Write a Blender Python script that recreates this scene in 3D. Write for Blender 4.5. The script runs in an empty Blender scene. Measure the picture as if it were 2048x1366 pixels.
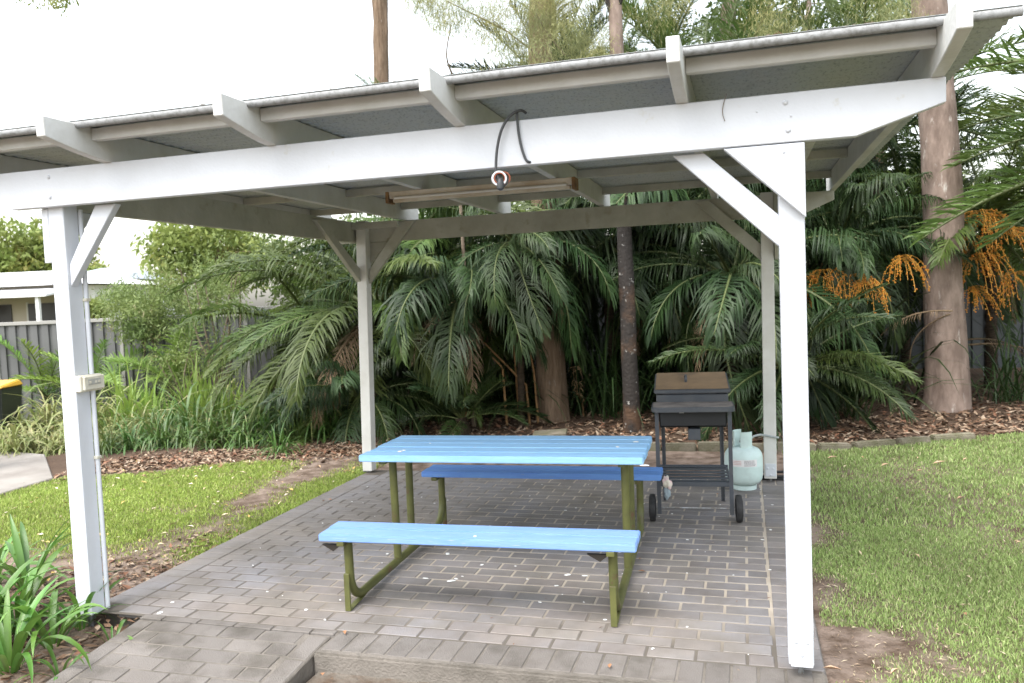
import bpy, bmesh, math, random
import numpy as np
from mathutils import Vector, Matrix, Euler, noise as mnoise
random.seed(7); rng = np.random.default_rng(7)
R = math.radians
S = bpy.context.scene
COL = S.collection

# ------------------------------------------------------------------ camera
CAM = np.array([-0.1944, -3.5603, 1.6594]); YAW, PIT, ROLL, FPX = -0.2820, -0.0568, -0.0406, 1616.1
_fw = np.array([math.sin(YAW)*math.cos(PIT), math.cos(YAW)*math.cos(PIT), math.sin(PIT)])
_r0 = np.array([math.cos(YAW), -math.sin(YAW), 0]); _u0 = np.cross(_r0, _fw)
_rt = _r0*math.cos(ROLL)+_u0*math.sin(ROLL); _up = -_r0*math.sin(ROLL)+_u0*math.cos(ROLL)
def ray(x, y): return _fw+_rt*(x-1024)/FPX+_up*(683-y)/FPX
def gp(x, y, z=0.0):
    d = ray(x, y); return CAM+d*((z-CAM[2])/d[2])          # photo pixel -> point at height z
def py(x, y, Y):
    d = ray(x, y); return CAM+d*((Y-CAM[1])/d[1])          # photo pixel -> point on the plane y = Y
cd = bpy.data.cameras.new('camera'); cam = bpy.data.objects.new('camera', cd); COL.objects.link(cam)
cd.sensor_width = 36; cd.lens = FPX/2048*36; cd.clip_end = 900; cd.clip_start = .05
m = Matrix(((_rt[0], _up[0], -_fw[0], CAM[0]), (_rt[1], _up[1], -_fw[1], CAM[1]), (_rt[2], _up[2], -_fw[2], CAM[2]), (0, 0, 0, 1)))
cam.matrix_world = m; S.camera = cam
cd.dof.use_dof = True; cd.dof.focus_distance = 4.2; cd.dof.aperture_fstop = 4.0

# ------------------------------------------------------------------ light
SUN_EL, SUN_AZ = R(62), R(205)       # high veiled sun, behind the camera and to its left
w = bpy.data.worlds.new('World'); S.world = w; w.use_nodes = True
nt = w.node_tree; nt.nodes.clear()
sky = nt.nodes.new('ShaderNodeTexSky'); sky.sky_type = 'NISHITA'; sky.sun_disc = False
sky.sun_elevation = SUN_EL; sky.sun_rotation = SUN_AZ; sky.air_density = 1.6; sky.dust_density = 3; sky.ozone_density = .6
hs = nt.nodes.new('ShaderNodeHueSaturation'); hs.inputs['Saturation'].default_value = .36
bg = nt.nodes.new('ShaderNodeBackground'); bg.inputs['Strength'].default_value = .15
wo = nt.nodes.new('ShaderNodeOutputWorld')
nt.links.new(sky.outputs[0], hs.inputs['Color']); nt.links.new(hs.outputs[0], bg.inputs[0]); nt.links.new(bg.outputs[0], wo.inputs[0])
sd = bpy.data.lights.new('sun', 'SUN'); sd.energy = 1.1; sd.angle = R(60); sd.color = (1, .98, .95)
so = bpy.data.objects.new('sun', sd); COL.objects.link(so)
sdir = Vector((math.sin(SUN_AZ)*math.cos(SUN_EL), math.cos(SUN_AZ)*math.cos(SUN_EL), math.sin(SUN_EL)))
so.rotation_euler = sdir.to_track_quat('Z', 'Y').to_euler()
S.view_settings.view_transform = 'Standard'; S.view_settings.look = 'None'
S.view_settings.gamma = 1; S.view_settings.exposure = 1.82; S.view_settings.use_curve_mapping = False
S.render.engine = 'CYCLES'
S.cycles.max_bounces = 8; S.cycles.diffuse_bounces = 4; S.cycles.transparent_max_bounces = 8

# ------------------------------------------------------------------ materials
MATS = {}
def mat(name, col, rough=.6, spec=.4, col2=None, scale=8, stretch=(1, 1, 1), bump=0, bscale=60, metal=0, trans=0,
        obrand=0, attr=False, contrast=(.35, .65), coords='Object', col3=None, scale3=2, c3=(.5, .7), hue=0):
    if name in MATS: return MATS[name]
    mt = bpy.data.materials.new(name); mt.use_nodes = True; n = mt.node_tree.nodes; l = mt.node_tree.links; n.clear()
    out = n.new('ShaderNodeOutputMaterial'); b = n.new('ShaderNodeBsdfPrincipled')
    b.inputs['Roughness'].default_value = rough; b.inputs['Specular IOR Level'].default_value = spec; b.inputs['Metallic'].default_value = metal
    tc = n.new('ShaderNodeTexCoord'); mp = n.new('ShaderNodeMapping'); mp.inputs['Scale'].default_value = stretch
    if coords == 'World':
        g = n.new('ShaderNodeNewGeometry'); l.new(g.outputs['Position'], mp.inputs[0])
    else: l.new(tc.outputs[coords], mp.inputs[0])
    cur = None
    if attr:
        a = n.new('ShaderNodeVertexColor'); a.layer_name = 'Col'; cur = a.outputs['Color']
    else:
        rgb = n.new('ShaderNodeRGB'); rgb.outputs[0].default_value = (*col, 1); cur = rgb.outputs[0]
    def noisemix(cur, c2, sc, rng_, det=5):
        t = n.new('ShaderNodeTexNoise'); t.inputs['Scale'].default_value = sc; t.inputs['Detail'].default_value = det; t.inputs['Roughness'].default_value = .62
        l.new(mp.outputs[0], t.inputs['Vector'])
        r = n.new('ShaderNodeMapRange'); r.inputs[1].default_value = rng_[0]; r.inputs[2].default_value = rng_[1]; l.new(t.outputs['Fac'], r.inputs[0])
        mx = n.new('ShaderNodeMix'); mx.data_type = 'RGBA'; l.new(r.outputs[0], mx.inputs[0]); l.new(cur, mx.inputs[6]); mx.inputs[7].default_value = (*c2, 1)
        return mx.outputs[2]
    if col2: cur = noisemix(cur, col2, scale, contrast)
    if col3: cur = noisemix(cur, col3, scale3, c3)
    if obrand:
        oi = n.new('ShaderNodeObjectInfo'); r = n.new('ShaderNodeMapRange'); r.inputs[3].default_value = 1-obrand; r.inputs[4].default_value = 1+obrand
        l.new(oi.outputs['Random'], r.inputs[0]); h = n.new('ShaderNodeHueSaturation'); l.new(r.outputs[0], h.inputs['Value']); l.new(cur, h.inputs['Color'])
        if hue:
            mm = n.new('ShaderNodeMath'); mm.operation = 'MULTIPLY'; mm.inputs[1].default_value = 7.31; l.new(oi.outputs['Random'], mm.inputs[0])
            fr = n.new('ShaderNodeMath'); fr.operation = 'FRACT'; l.new(mm.outputs[0], fr.inputs[0])
            r2 = n.new('ShaderNodeMapRange'); r2.inputs[3].default_value = .5-hue; r2.inputs[4].default_value = .5+hue; l.new(fr.outputs[0], r2.inputs[0]); l.new(r2.outputs[0], h.inputs['Hue'])
        cur = h.outputs[0]
    l.new(cur, b.inputs['Base Color'])
    if bump:
        t = n.new('ShaderNodeTexNoise'); t.inputs['Scale'].default_value = bscale; t.inputs['Detail'].default_value = 4; l.new(mp.outputs[0], t.inputs['Vector'])
        bp = n.new('ShaderNodeBump'); bp.inputs['Strength'].default_value = bump; bp.inputs['Distance'].default_value = .02
        l.new(t.outputs['Fac'], bp.inputs['Height']); l.new(bp.outputs[0], b.inputs['Normal'])
    if trans:
        tr = n.new('ShaderNodeBsdfTranslucent'); l.new(cur, tr.inputs[0]); ms = n.new('ShaderNodeMixShader'); ms.inputs[0].default_value = trans
        l.new(b.outputs[0], ms.inputs[1]); l.new(tr.outputs[0], ms.inputs[2]); l.new(ms.outputs[0], out.inputs[0])
    else: l.new(b.outputs[0], out.inputs[0])
    MATS[name] = mt; return mt

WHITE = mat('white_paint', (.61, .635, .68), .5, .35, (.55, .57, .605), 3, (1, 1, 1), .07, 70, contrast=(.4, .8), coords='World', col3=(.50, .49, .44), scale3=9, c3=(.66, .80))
WHITEIN = mat('shaded_mildewed_white', (.44, .44, .39), .6, .3, (.30, .30, .245), 3.5, (1, 1, 1), .15, 40, contrast=(.35, .75), coords='World', col3=(.26, .25, .17), scale3=9, c3=(.58, .8))  # mildewed white paint, darkened further for the shade under the roof
ENDW = mat('end_grain_white', (.78, .78, .77), .65, .25, (.5, .48, .42), 14, (1, 1, 5), .3, 50, contrast=(.55, .75))
GALV = mat('galvanised', (.50, .52, .53), .5, .5, (.33, .35, .36), 25, bump=.05, contrast=(.4, .6))
SHEET = mat('speckled_sheet', (.42, .45, .45), .6, .3, (.27, .295, .30), 75, contrast=(.52, .66), coords='World', col3=(.12, .11, .10), scale3=1.3, c3=(.62, .8))
STEEL = mat('stirrup_steel', (.30, .32, .34), .45, .5, (.16, .14, .12), 30, metal=.6)
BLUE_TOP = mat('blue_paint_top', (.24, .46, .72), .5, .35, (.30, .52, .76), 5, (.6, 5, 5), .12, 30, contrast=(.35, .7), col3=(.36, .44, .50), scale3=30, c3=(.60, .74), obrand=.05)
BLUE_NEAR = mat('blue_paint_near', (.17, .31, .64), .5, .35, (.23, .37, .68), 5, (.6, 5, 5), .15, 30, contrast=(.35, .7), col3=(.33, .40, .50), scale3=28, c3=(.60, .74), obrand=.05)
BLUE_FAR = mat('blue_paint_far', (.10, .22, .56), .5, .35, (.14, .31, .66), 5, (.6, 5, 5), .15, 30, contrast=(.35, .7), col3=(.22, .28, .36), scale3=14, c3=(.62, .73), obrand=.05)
OLIVE = mat('olive_paint', (.105, .108, .032), .5, .4, (.075, .08, .026), 9, bump=.05, contrast=(.4, .65), col3=(.10, .055, .03), scale3=9, c3=(.58, .70))
RUST = mat('rust', (.12, .05, .02), .8, .2, (.25, .2, .15), 30)
BRICK = mat('paver_brick', (.205, .198, .204), .8, .25, (.225, .198, .176), .9, bump=.25, bscale=160, contrast=(.38, .62), coords='World', col3=(.145, .128, .112), scale3=3, c3=(.42, .75), obrand=.10, hue=.01)
CONC = mat('old_concrete', (.19, .17, .148), .9, .2, (.095, .086, .072), 3, bump=.4, bscale=90, coords='World', contrast=(.38, .66))
KERBM = mat('concrete_path', (.27, .25, .225), .9, .2, (.20, .18, .16), 2, bump=.2, bscale=80, coords='World')
BBQ = mat('charcoal_enamel', (.050, .058, .072), .45, .45, (.075, .080, .088), 7, bump=.04, contrast=(.4, .7))
BBQLID = mat('dusty_rusted_lid', (.31, .205, .115), .65, .3, (.20, .135, .08), 6, bump=.08, contrast=(.35, .7), col3=(.12, .085, .06), scale3=3, c3=(.6, .8))
BBQDUST = mat('dusty_shelf', (.25, .22, .20), .6, .3, (.10, .09, .09), 6, contrast=(.4, .7))
RUBBER = mat('black_rubber', (.018, .018, .02), .6, .3, (.04, .04, .04), 20)
GAS = mat('mint_enamel', (.56, .69, .67), .4, .45, (.46, .56, .54), 9, contrast=(.45, .75), bump=.02)
PAPER = mat('paper_label', (.72, .70, .70), .6, .2)
INK = mat('label_ink', (.18, .17, .18), .7, .2)
INKR = mat('label_red', (.55, .30, .28), .7, .2)
CREAM = mat('cream_plastic', (.66, .64, .55), .45, .4, (.58, .55, .45), 20)
CABLE = mat('grey_cable', (.05, .053, .057), .4, .4)
TAPEW = mat('white_tape', (.75, .76, .80), .35, .4)
TAPER = mat('brown_card', (.30, .09, .05), .6, .3)
LIGHTM = mat('stained_cream_enamel', (.56, .51, .41), .5, .4, (.38, .30, .20), 4, (1, 1, 1), contrast=(.4, .7))
TUBEW = mat('dusty_tube', (.62, .60, .54), .4, .4)
BARKP = mat('pale_bark', (.27, .205, .17), .85, .2, (.15, .11, .09), 9, (1, 1, .35), .8, 22, contrast=(.35, .65), coords='World', col3=(.46, .42, .38), scale3=14, c3=(.60, .75))
BARKB = mat('brown_bark', (.23, .165, .115), .9, .15, (.11, .075, .05), 10, (2, 2, .25), .9, 26, contrast=(.35, .65), coords='World', col3=(.34, .29, .24), scale3=20, c3=(.62, .75))
BARKD = mat('charred_bark', (.036, .031, .028), .85, .25, (.10, .060, .038), 2.2, (1, 1, 1), .8, 30, contrast=(.50, .64), coords='World', col3=(.42, .41, .38), scale3=18, c3=(.635, .69))
TWIG = mat('twig', (.12, .09, .065), .9, .2, (.2, .16, .12), 20)
DRYM = mat('dry_stalk', (.30, .17, .075), .8, .2, (.20, .12, .06), 20, obrand=.2)
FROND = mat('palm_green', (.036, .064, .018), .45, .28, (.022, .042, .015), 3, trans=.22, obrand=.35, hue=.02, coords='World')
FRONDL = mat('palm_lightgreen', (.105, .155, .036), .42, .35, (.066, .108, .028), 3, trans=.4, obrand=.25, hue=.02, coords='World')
FRONDY = mat('palm_bright', (.20, .30, .06), .45, .4, (.15, .25, .05), 3, trans=.35, obrand=.2, hue=.02)
FRONDD = mat('palm_dead', (.26, .19, .12), .8, .2, (.19, .13, .08), 6, trans=.15, obrand=.25)
RACHIS = mat('palm_rachis', (.085, .105, .035), .5, .4)
FRUIT = mat('orange_fruit', (.46, .125, .018), .5, .35, (.42, .24, .035), 45, obrand=.1, coords='World', contrast=(.4, .6))
STRAP = mat('strap_leaf', (.10, .17, .035), .38, .45, (.06, .12, .028), 5, trans=.25, obrand=.25, hue=.02, coords='World', col3=(.27, .23, .11), scale3=11, c3=(.56, .70))
STRAPV = mat('strap_leaf_pale', (.30, .31, .12), .45, .4, (.17, .23, .06), 5, trans=.25, obrand=.25, coords='World', col3=(.38, .31, .17), scale3=9, c3=(.5, .7))
CLIVIA = mat('broad_leaf', (.115, .24, .045), .33, .5, (.085, .18, .035), 6, trans=.28, obrand=.28, hue=.015)
FEATH = mat('feathery_leaf', (.24, .26, .12), .6, .3, (.36, .33, .13), 1.2, trans=.3, coords='World', col3=(.14, .19, .09), scale3=2.5, c3=(.5, .7))
TREEG = mat('tree_leaf', (.085, .125, .040), .5, .35, (.13, .16, .05), 1.0, trans=.3, coords='World', col3=(.05, .085, .03), scale3=2.4, c3=(.5, .7))
TREEY = mat('pale_tree_leaf', (.24, .28, .075), .55, .3, (.16, .22, .055), .9, trans=.3, coords='World', col3=(.34, .27, .08), scale3=.7, c3=(.55, .75))
SHRUBM = mat('shrub_leaf', (.20, .25, .075), .5, .35, (.13, .19, .06), 2, trans=.3, coords='World', col3=(.30, .20, .13), scale3=1.5, c3=(.58, .75))
FENCEM = mat('grey_fence_steel', (.125, .125, .125), .5, .4, (.11, .11, .11), 3)
FENCECAP = mat('fence_rail', (.30, .29, .27), .45, .4)
FENCED = mat('dark_fence_steel', (.05, .056, .06), .55, .4, (.07, .075, .078), 3)
GRASSM = mat('grass_blades', (.1, .2, .05), .5, .3, attr=True, trans=.3)
LITTER = mat('dry_leaf', (.2, .1, .05), .75, .25, attr=True)
GROUNDM = mat('soil', (.14, .10, .07), .95, .15, (.085, .058, .04), 7, bump=.6, bscale=40, contrast=(.35, .65), coords='World', attr=True)
DROP = mat('bird_lime', (.75, .75, .73), .7, .2)
HWALL = mat('house_cream', (.56, .51, .42), .8, .2)
HROOF = mat('house_roof', (.72, .72, .72), .4, .4)
HWHITE = mat('house_white', (.72, .72, .70), .6, .3)
HGREY = mat('house_tile', (.28, .31, .36), .7, .3)
DARK = mat('dark_opening', (.03, .03, .035), .3, .5)
GLASS = mat('window_glass', (.25, .30, .36), .1, .6)
BINM = mat('bin_dark', (.03, .035, .032), .5, .4)
BINY = mat('bin_yellow', (.75, .42, .04), .45, .4, (.62, .36, .05), 4)
RED = mat('red_ball', (.6, .05, .04), .5, .4)
PINK = mat('pink_cloth', (.68, .50, .50), .85, .2, (.62, .58, .50), 14, contrast=(.45, .55))
GREYC = mat('grey_cloth', (.28, .34, .38), .85, .2)
STONE = mat('edge_stone', (.21, .185, .145), .9, .2, (.12, .115, .07), 6, bump=.5, bscale=50, coords='World', obrand=.25)

# ------------------------------------------------------------------ mesh helpers
class MB:
    def __init__(s): s.v = []; s.f = []
    def add(s, vs, fs):
        o = len(s.v); s.v += [tuple(map(float, q)) for q in vs]; s.f += [tuple(i+o for i in f) for f in fs]; return s
    def box(s, a, b, M=None):
        x0, y0, z0 = a; x1, y1, z1 = b
        vs = [(x0,y0,z0),(x1,y0,z0),(x1,y1,z0),(x0,y1,z0),(x0,y0,z1),(x1,y0,z1),(x1,y1,z1),(x0,y1,z1)]
        if M is not None: vs = [M @ Vector(q) for q in vs]
        return s.add(vs, [(3,2,1,0),(4,5,6,7),(0,1,5,4),(1,2,6,5),(2,3,7,6),(3,0,4,7)])
    def prism(s, poly, axis, a, b):
        # poly: 2D outline (list), axis 0/1/2 = extrusion axis from a to b
        n = len(poly)
        def P(q, t): return {0: (t, q[0], q[1]), 1: (q[0], t, q[1]), 2: (q[0], q[1], t)}[axis]
        vs = [P(q, a) for q in poly]+[P(q, b) for q in poly]
        return s.add(vs, [tuple(range(n-1, -1, -1)), tuple(range(n, 2*n))]+[(i, (i+1) % n, n+(i+1) % n, n+i) for i in range(n)])
    def tube(s, pts, r, n=8, cap=True):
        pts = [Vector(q) for q in pts]; rs = r if isinstance(r, (list, tuple)) else [r]*len(pts)
        vs = []; fs = []; t0 = (pts[1]-pts[0]).normalized(); ref = Vector((0, 0, 1)) if abs(t0.z) < .9 else Vector((1, 0, 0))
        nrm = t0.cross(ref).normalized()
        for i, q in enumerate(pts):
            t = (pts[min(i+1, len(pts)-1)]-pts[max(i-1, 0)]).normalized()
            nrm = (nrm-t*nrm.dot(t)).normalized(); bi = t.cross(nrm)
            for k in range(n):
                a = 2*math.pi*k/n; vs.append(q+(nrm*math.cos(a)+bi*math.sin(a))*rs[i])
        for i in range(len(pts)-1):
            for k in range(n):
                fs.append((i*n+k, i*n+(k+1) % n, (i+1)*n+(k+1) % n, (i+1)*n+k))
        if cap: fs += [tuple(range(n-1, -1, -1)), tuple(range((len(pts)-1)*n, len(pts)*n))]
        return s.add(vs, fs)
    def lathe(s, prof, c=(0, 0, 0), n=20):
        vs = []; fs = []
        for (r, z) in prof:
            for k in range(n):
                a = 2*math.pi*k/n; vs.append((c[0]+r*math.cos(a), c[1]+r*math.sin(a), c[2]+z))
        for i in range(len(prof)-1):
            for k in range(n): fs.append((i*n+k, i*n+(k+1) % n, (i+1)*n+(k+1) % n, (i+1)*n+k))
        fs += [tuple(range(n-1, -1, -1)), tuple(range((len(prof)-1)*n, len(prof)*n))]
        return s.add(vs, fs)
    def mesh(s, name, mt, smooth=False, bevel=0, seg=1):
        me = bpy.data.meshes.new(name); me.from_pydata(s.v, [], s.f)
        bm = bmesh.new(); bm.from_mesh(me); bmesh.ops.recalc_face_normals(bm, faces=bm.faces)
        if bevel:
            es = [e for e in bm.edges if len(e.link_faces) == 2 and e.calc_face_angle(0) > .6]
            bmesh.ops.bevel(bm, geom=es, offset=bevel, segments=seg, affect='EDGES', clamp_overlap=True)
        bm.to_mesh(me); bm.free(); me.materials.append(mt)
        if smooth:
            me.polygons.foreach_set('use_smooth', [True]*len(me.polygons))
            try: me.set_sharp_from_angle(angle=R(40))
            except Exception: pass
        return me
def link(name, me, parent=None, loc=(0, 0, 0), rot=(0, 0, 0), scale=(1, 1, 1)):
    o = bpy.data.objects.new(name, me); COL.objects.link(o); o.location = loc; o.rotation_euler = rot; o.scale = scale
    if parent is not None: o.parent = parent
    return o
def part(name, mb, mt, parent=None, smooth=False, bevel=0, seg=1, **k): return link(name, mb.mesh(name, mt, smooth, bevel, seg), parent, **k)
def empty(name, loc=(0, 0, 0), rz=0):
    o = bpy.data.objects.new(name, None); COL.objects.link(o); o.location = loc; o.rotation_euler = (0, 0, rz); o.empty_display_size = .1; return o
def tag(o, label=None, cat=None, group=None, kind=None):
    if label: o['label'] = label
    if cat: o['category'] = cat
    if group: o['group'] = group
    if kind: o['kind'] = kind
    return o
def npmesh(name, V, F, mt, cols=None, smooth=False):
    """V (n,3); F (m,k) all faces with k corners; cols (n,3) per vertex"""
    V = np.asarray(V, np.float32); F = np.asarray(F, np.int32); k = F.shape[1]
    me = bpy.data.meshes.new(name); me.vertices.add(len(V)); me.vertices.foreach_set('co', V.ravel())
    me.loops.add(F.size); me.loops.foreach_set('vertex_index', F.ravel()); me.polygons.add(len(F))
    me.polygons.foreach_set('loop_start', np.arange(0, F.size, k, dtype=np.int32))
    try: me.polygons.foreach_set('loop_total', np.full(len(F), k, np.int32))
    except Exception: pass
    if smooth: me.polygons.foreach_set('use_smooth', np.ones(len(F), bool))
    me.update(calc_edges=True)
    if cols is not None:
        ca = me.color_attributes.new('Col', 'FLOAT_COLOR', 'POINT')
        ca.data.foreach_set('color', np.hstack([cols, np.ones((len(V), 1))]).astype(np.float32).ravel())
    me.materials.append(mt); return me
def vnoise(x, y, s=1.0, seed=0):
    x = np.asarray(x)*s+seed*17.3; y = np.asarray(y)*s+seed*9.1
    xi = np.floor(x).astype(int); yi = np.floor(y).astype(int); fx = x-xi; fy = y-yi
    fx = fx*fx*(3-2*fx); fy = fy*fy*(3-2*fy)
    def h(a, b):
        q = np.sin(a*127.1+b*311.7+seed*74.7)*43758.5453; return q-np.floor(q)
    return (h(xi, yi)*(1-fx)+h(xi+1, yi)*fx)*(1-fy)+(h(xi, yi+1)*(1-fx)+h(xi+1, yi+1)*fx)*fy
def fbm(x, y, s=1.0, seed=0): return .5*vnoise(x, y, s, seed)+.3*vnoise(x, y, s*2.3, seed+1)+.2*vnoise(x, y, s*5.1, seed+2)

W, D, H, BH, PS = 3.7195, 3.5462, 2.2256, 0.198, 0.05
SLX0, SLX1, SLY0, SLY1 = -3.79, .105, -.215, 3.66

# ------------------------------------------------------------------ ground
def hgt(x, y):
    x = np.asarray(x, float); y = np.asarray(y, float)
    h = np.full(np.broadcast(x, y).shape, -.035)
    h = h+np.clip((y-5.2)*.03, 0, .14)+.012*(fbm(x, y, 1.3, 3)-.5)
    far = np.clip((-x-8)*.06, 0, .3); h = h-far
    h = np.where((x > SLX0+.08) & (x < SLX1-.06) & (y > SLY0+.2) & (y < SLY1-.06), -.2, h)
    h = np.where((x > -3.42) & (x < .06) & (y < .1), -.095, h)
    h = np.where((x > -3.42) & (x < -2.25) & (y < .0), -.5, h)
    bed = np.clip((.1-y)/.25, 0, 1)*np.clip((-3.36-x)/.02, 0, 1); h = h-bed*.06
    return h
def bed_line(x):   # front edge of the planted bed along the back
    return np.interp(x, [-9, -6.6, -5.46, -4.43, -3.73, -2.9, 0.55, 1.57, 2.6, 6, 12], [2.9, 3.34, 4.08, 4.44, 4.85, 4.93, 5.06, 5.55, 6.0, 7.3, 9])
def grass_mask(x, y):
    n = fbm(x, y, 2.2, 5); n2 = fbm(x, y, .8, 9)
    right = (x > SLX1+.03) & (y < bed_line(x)+.15*(n-.5)) & (y > -3)
    dr = x-SLX1; bare = np.clip((dr-.02)/.45+(n-.5)*2.2+.5, 0, 1)
    bare = np.where(y < .6, np.minimum(bare, np.clip((dr-.08)/.5+(n2-.5)*2.6+.15+(n-.5)*1.8, 0, 1)), bare)
    g = np.where(right, np.clip(bare, 0, 1)*np.clip(.8+(n2-.4)*2.0, .45, 1), 0)
    left = (x < SLX0-.01) & (x > -7.0+.1*(n-.5)) & (y < bed_line(x)-.12+.3*(n-.5)) & (y > .15)
    dl = SLX0-x; nn = (n-.5)
    band = np.exp(-((dl-.42-.25*(n2-.5)-.12*np.clip(y-2, 0, 2))/.26)**2)
    gl = np.clip(1.1-1.15*band+nn*1.5, 0, 1)*np.clip((y-.75-.35*(n2-.5)-.0*dl)/.55+np.where(dl < .2, .2, 0), 0, 1)
    gl = gl*np.clip((4.3-y)/.8+np.clip((dl-1.0), 0, 1)*1.5, .12, 1)
    return np.where(left, gl, g)
def axis(lo, hi, step, far_lo, far_hi):
    a = list(np.arange(lo, hi+1e-6, step)); s = step; q = hi
    while q < far_hi: s *= 1.5; q += s; a.append(q)
    s = step; q = lo
    while q > far_lo: s *= 1.5; q -= s; a.insert(0, q)
    return np.array(a)
gx = axis(-8, 5, .07, -400, 400); gy = axis(-2.2, 9, .07, -300, 500)
GX, GY = np.meshgrid(gx, gy); GZ = hgt(GX, GY)
nx, ny = len(gx), len(gy)
idx = np.arange(nx*ny).reshape(ny, nx)
F = np.stack([idx[:-1, :-1], idx[:-1, 1:], idx[1:, 1:], idx[1:, :-1]], -1).reshape(-1, 4)
gm = grass_mask(GX, GY).ravel()[:, None]; nz = fbm(GX, GY, 3, 2).ravel()[:, None]
bedm = (GY > bed_line(GX)).ravel()[:, None]
farm = ((np.abs(GX+1) > 9) | (GY > 14)).ravel()[:, None]
soil = np.array([[.24, .185, .15]])*(.75+.5*nz); mulch = np.array([[.085, .055, .038]])*(.7+.6*nz); turf = np.array([[.085, .125, .035]])*(.8+.4*nz)
gc = np.where(bedm, mulch, soil); gc = gc*(1-.75*gm)+turf*.75*gm; frontm = ((GY < -.12) & (GX > -3.4) & (GX < .1)).ravel()[:, None]; gc = np.where(frontm, np.array([[.15, .135, .115]])*(.7+.6*nz), gc)
gc = np.where(farm, np.array([[.09, .12, .04]]), gc)
ground = link('ground', npmesh('ground', np.stack([GX.ravel(), GY.ravel(), GZ.ravel()], 1), F, GROUNDM, gc, True)); tag(ground, kind='structure')

# concrete driveway corner on the far left
mb = MB(); mb.prism([(-7.0, 2.2), (-7.05, 3.0), (-8.3, 4.1), (-14, 5.2), (-14, -2), (-7.0, -1)], 2, -.3, -.012)
tag(part('driveway', mb, KERBM, bevel=.01), kind='structure')

# ------------------------------------------------------------------ patio slab, path and pavers
mb = MB(); mb.prism([(SLX0, .10), (-3.40, .075), (-3.40, -.02), (-2.22, -.02), (-2.22, SLY0), (SLX1, SLY0), (SLX1, SLY1), (SLX0, SLY1)], 2, -.30, -.006)
patio = part('patio', mb, CONC, bevel=.012, seg=2); tag(patio, kind='structure')
mort = MB(); mort.box((SLX0+.05, .02, -.008), (SLX1-.02, SLY1-.03, -.0045))
def mortar_mat():
    mt = mat('mortar', (.44, .385, .315), .95, .15, (.35, .30, .24), 3, coords='World', contrast=(.4, .65))
    n = mt.node_tree.nodes; l = mt.node_tree.links; b = [q for q in n if q.type == 'BSDF_PRINCIPLED'][0]
    cur = b.inputs['Base Color'].links[0].from_socket
    g = n.new('ShaderNodeNewGeometry'); sp = n.new('ShaderNodeSeparateXYZ'); l.new(g.outputs['Position'], sp.inputs[0])
    ns = n.new('ShaderNodeTexNoise'); ns.inputs['Scale'].default_value = 2.5; l.new(g.outputs['Position'], ns.inputs['Vector'])
    def mr(sock, a, b_):
        r = n.new('ShaderNodeMapRange'); r.inputs[1].default_value = a; r.inputs[2].default_value = b_; l.new(sock, r.inputs[0]); return r.outputs[0]
    a1 = n.new('ShaderNodeMath'); a1.operation = 'MULTIPLY_ADD'; a1.inputs[1].default_value = .9; l.new(ns.outputs['Fac'], a1.inputs[0]); l.new(sp.outputs['Y'], a1.inputs[2])
    a2 = n.new('ShaderNodeMath'); a2.operation = 'MULTIPLY_ADD'; a2.inputs[1].default_value = 1.2; l.new(ns.outputs['Fac'], a2.inputs[0]); l.new(sp.outputs['X'], a2.inputs[2])
    mn = n.new('ShaderNodeMath'); mn.operation = 'MULTIPLY'; l.new(mr(a1.outputs[0], .65, 1.15), mn.inputs[0]); l.new(mr(a2.outputs[0], -2.6, -1.5), mn.inputs[1])
    mx = n.new('ShaderNodeMix'); mx.data_type = 'RGBA'; mx.inputs[6].default_value = (.12, .106, .09, 1); l.new(mn.outputs[0], mx.inputs[0]); l.new(cur, mx.inputs[7]); l.new(mx.outputs[2], b.inputs['Base Color'])
    return mt
MORT = mortar_mat()
part('mortar_bed', mort, MORT, patio)
BR = {}
BRICKW = mat('weathered_paver_brick', (.150, .135, .122), .85, .2, (.185, .170, .158), 1.3, bump=.35, bscale=150, contrast=(.38, .66), coords='World', col3=(.085, .076, .064), scale3=3.5, c3=(.46, .72), obrand=.13)
def brick_mesh(lx, ly, mt=None):
    mt = mt or BRICK; k = (round(lx, 3), round(ly, 3), mt.name)
    if k not in BR:
        x, y = k[0]/2, k[1]/2; c = .003
        vs = [(-x,-y,-.03),(x,-y,-.03),(x,y,-.03),(-x,y,-.03),(-x,-y,-c),(x,-y,-c),(x,y,-c),(-x,y,-c),(-x+c,-y+c,0),(x-c,-y+c,0),(x-c,y-c,0),(-x+c,y-c,0)]
        fs = [(0,1,5,4),(1,2,6,5),(2,3,7,6),(3,0,4,7),(4,5,9,8),(5,6,10,9),(6,7,11,10),(7,4,8,11),(8,9,10,11)]
        me = bpy.data.meshes.new('brick'); me.from_pydata(vs, [], fs); me.materials.append(mt); BR[k] = me
    return BR[k]
bricks = []   # (x, y, lx, ly, owner)
PX, PY = .224, .1125
JX0, JX1 = SLX0+.21, SLX1-.205
row = 0; y = .036+PY/2
while y < SLY1-.22:
    x = JX0-(PX/2 if row % 2 else 0)
    while x < JX1-.02:
        a = max(x, JX0); b = min(x+PX, JX1)
        if b-a > .05: bricks.append(((a+b)/2, y, b-a-.013, PY-.013, 0))
        x += PX
    bricks.append((SLX1-.102, y, .19, PY-.009, 0))
    if y > .2: bricks.append((SLX0+.11, y, .19, PY-.009, 0))
    y += PY; row += 1
yb = y-PY/2
x = JX0
while x < SLX1-.03: bricks.append((x+PY/2, yb+.10, PY-.011, .19, 0)); x += PY
x = -2.20
while x < SLX1-.09: bricks.append((x+PY/2, -.075, PY-.012, .205, 0)); x += PY
x = JX0-PX/2
while x < -2.22:
    aa, bb = max(x, -3.39), min(x+PX, -2.21)
    if bb-aa > .05: bricks.append(((aa+bb)/2, .008, bb-aa-.011, .046, 0))
    x += PX
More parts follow.
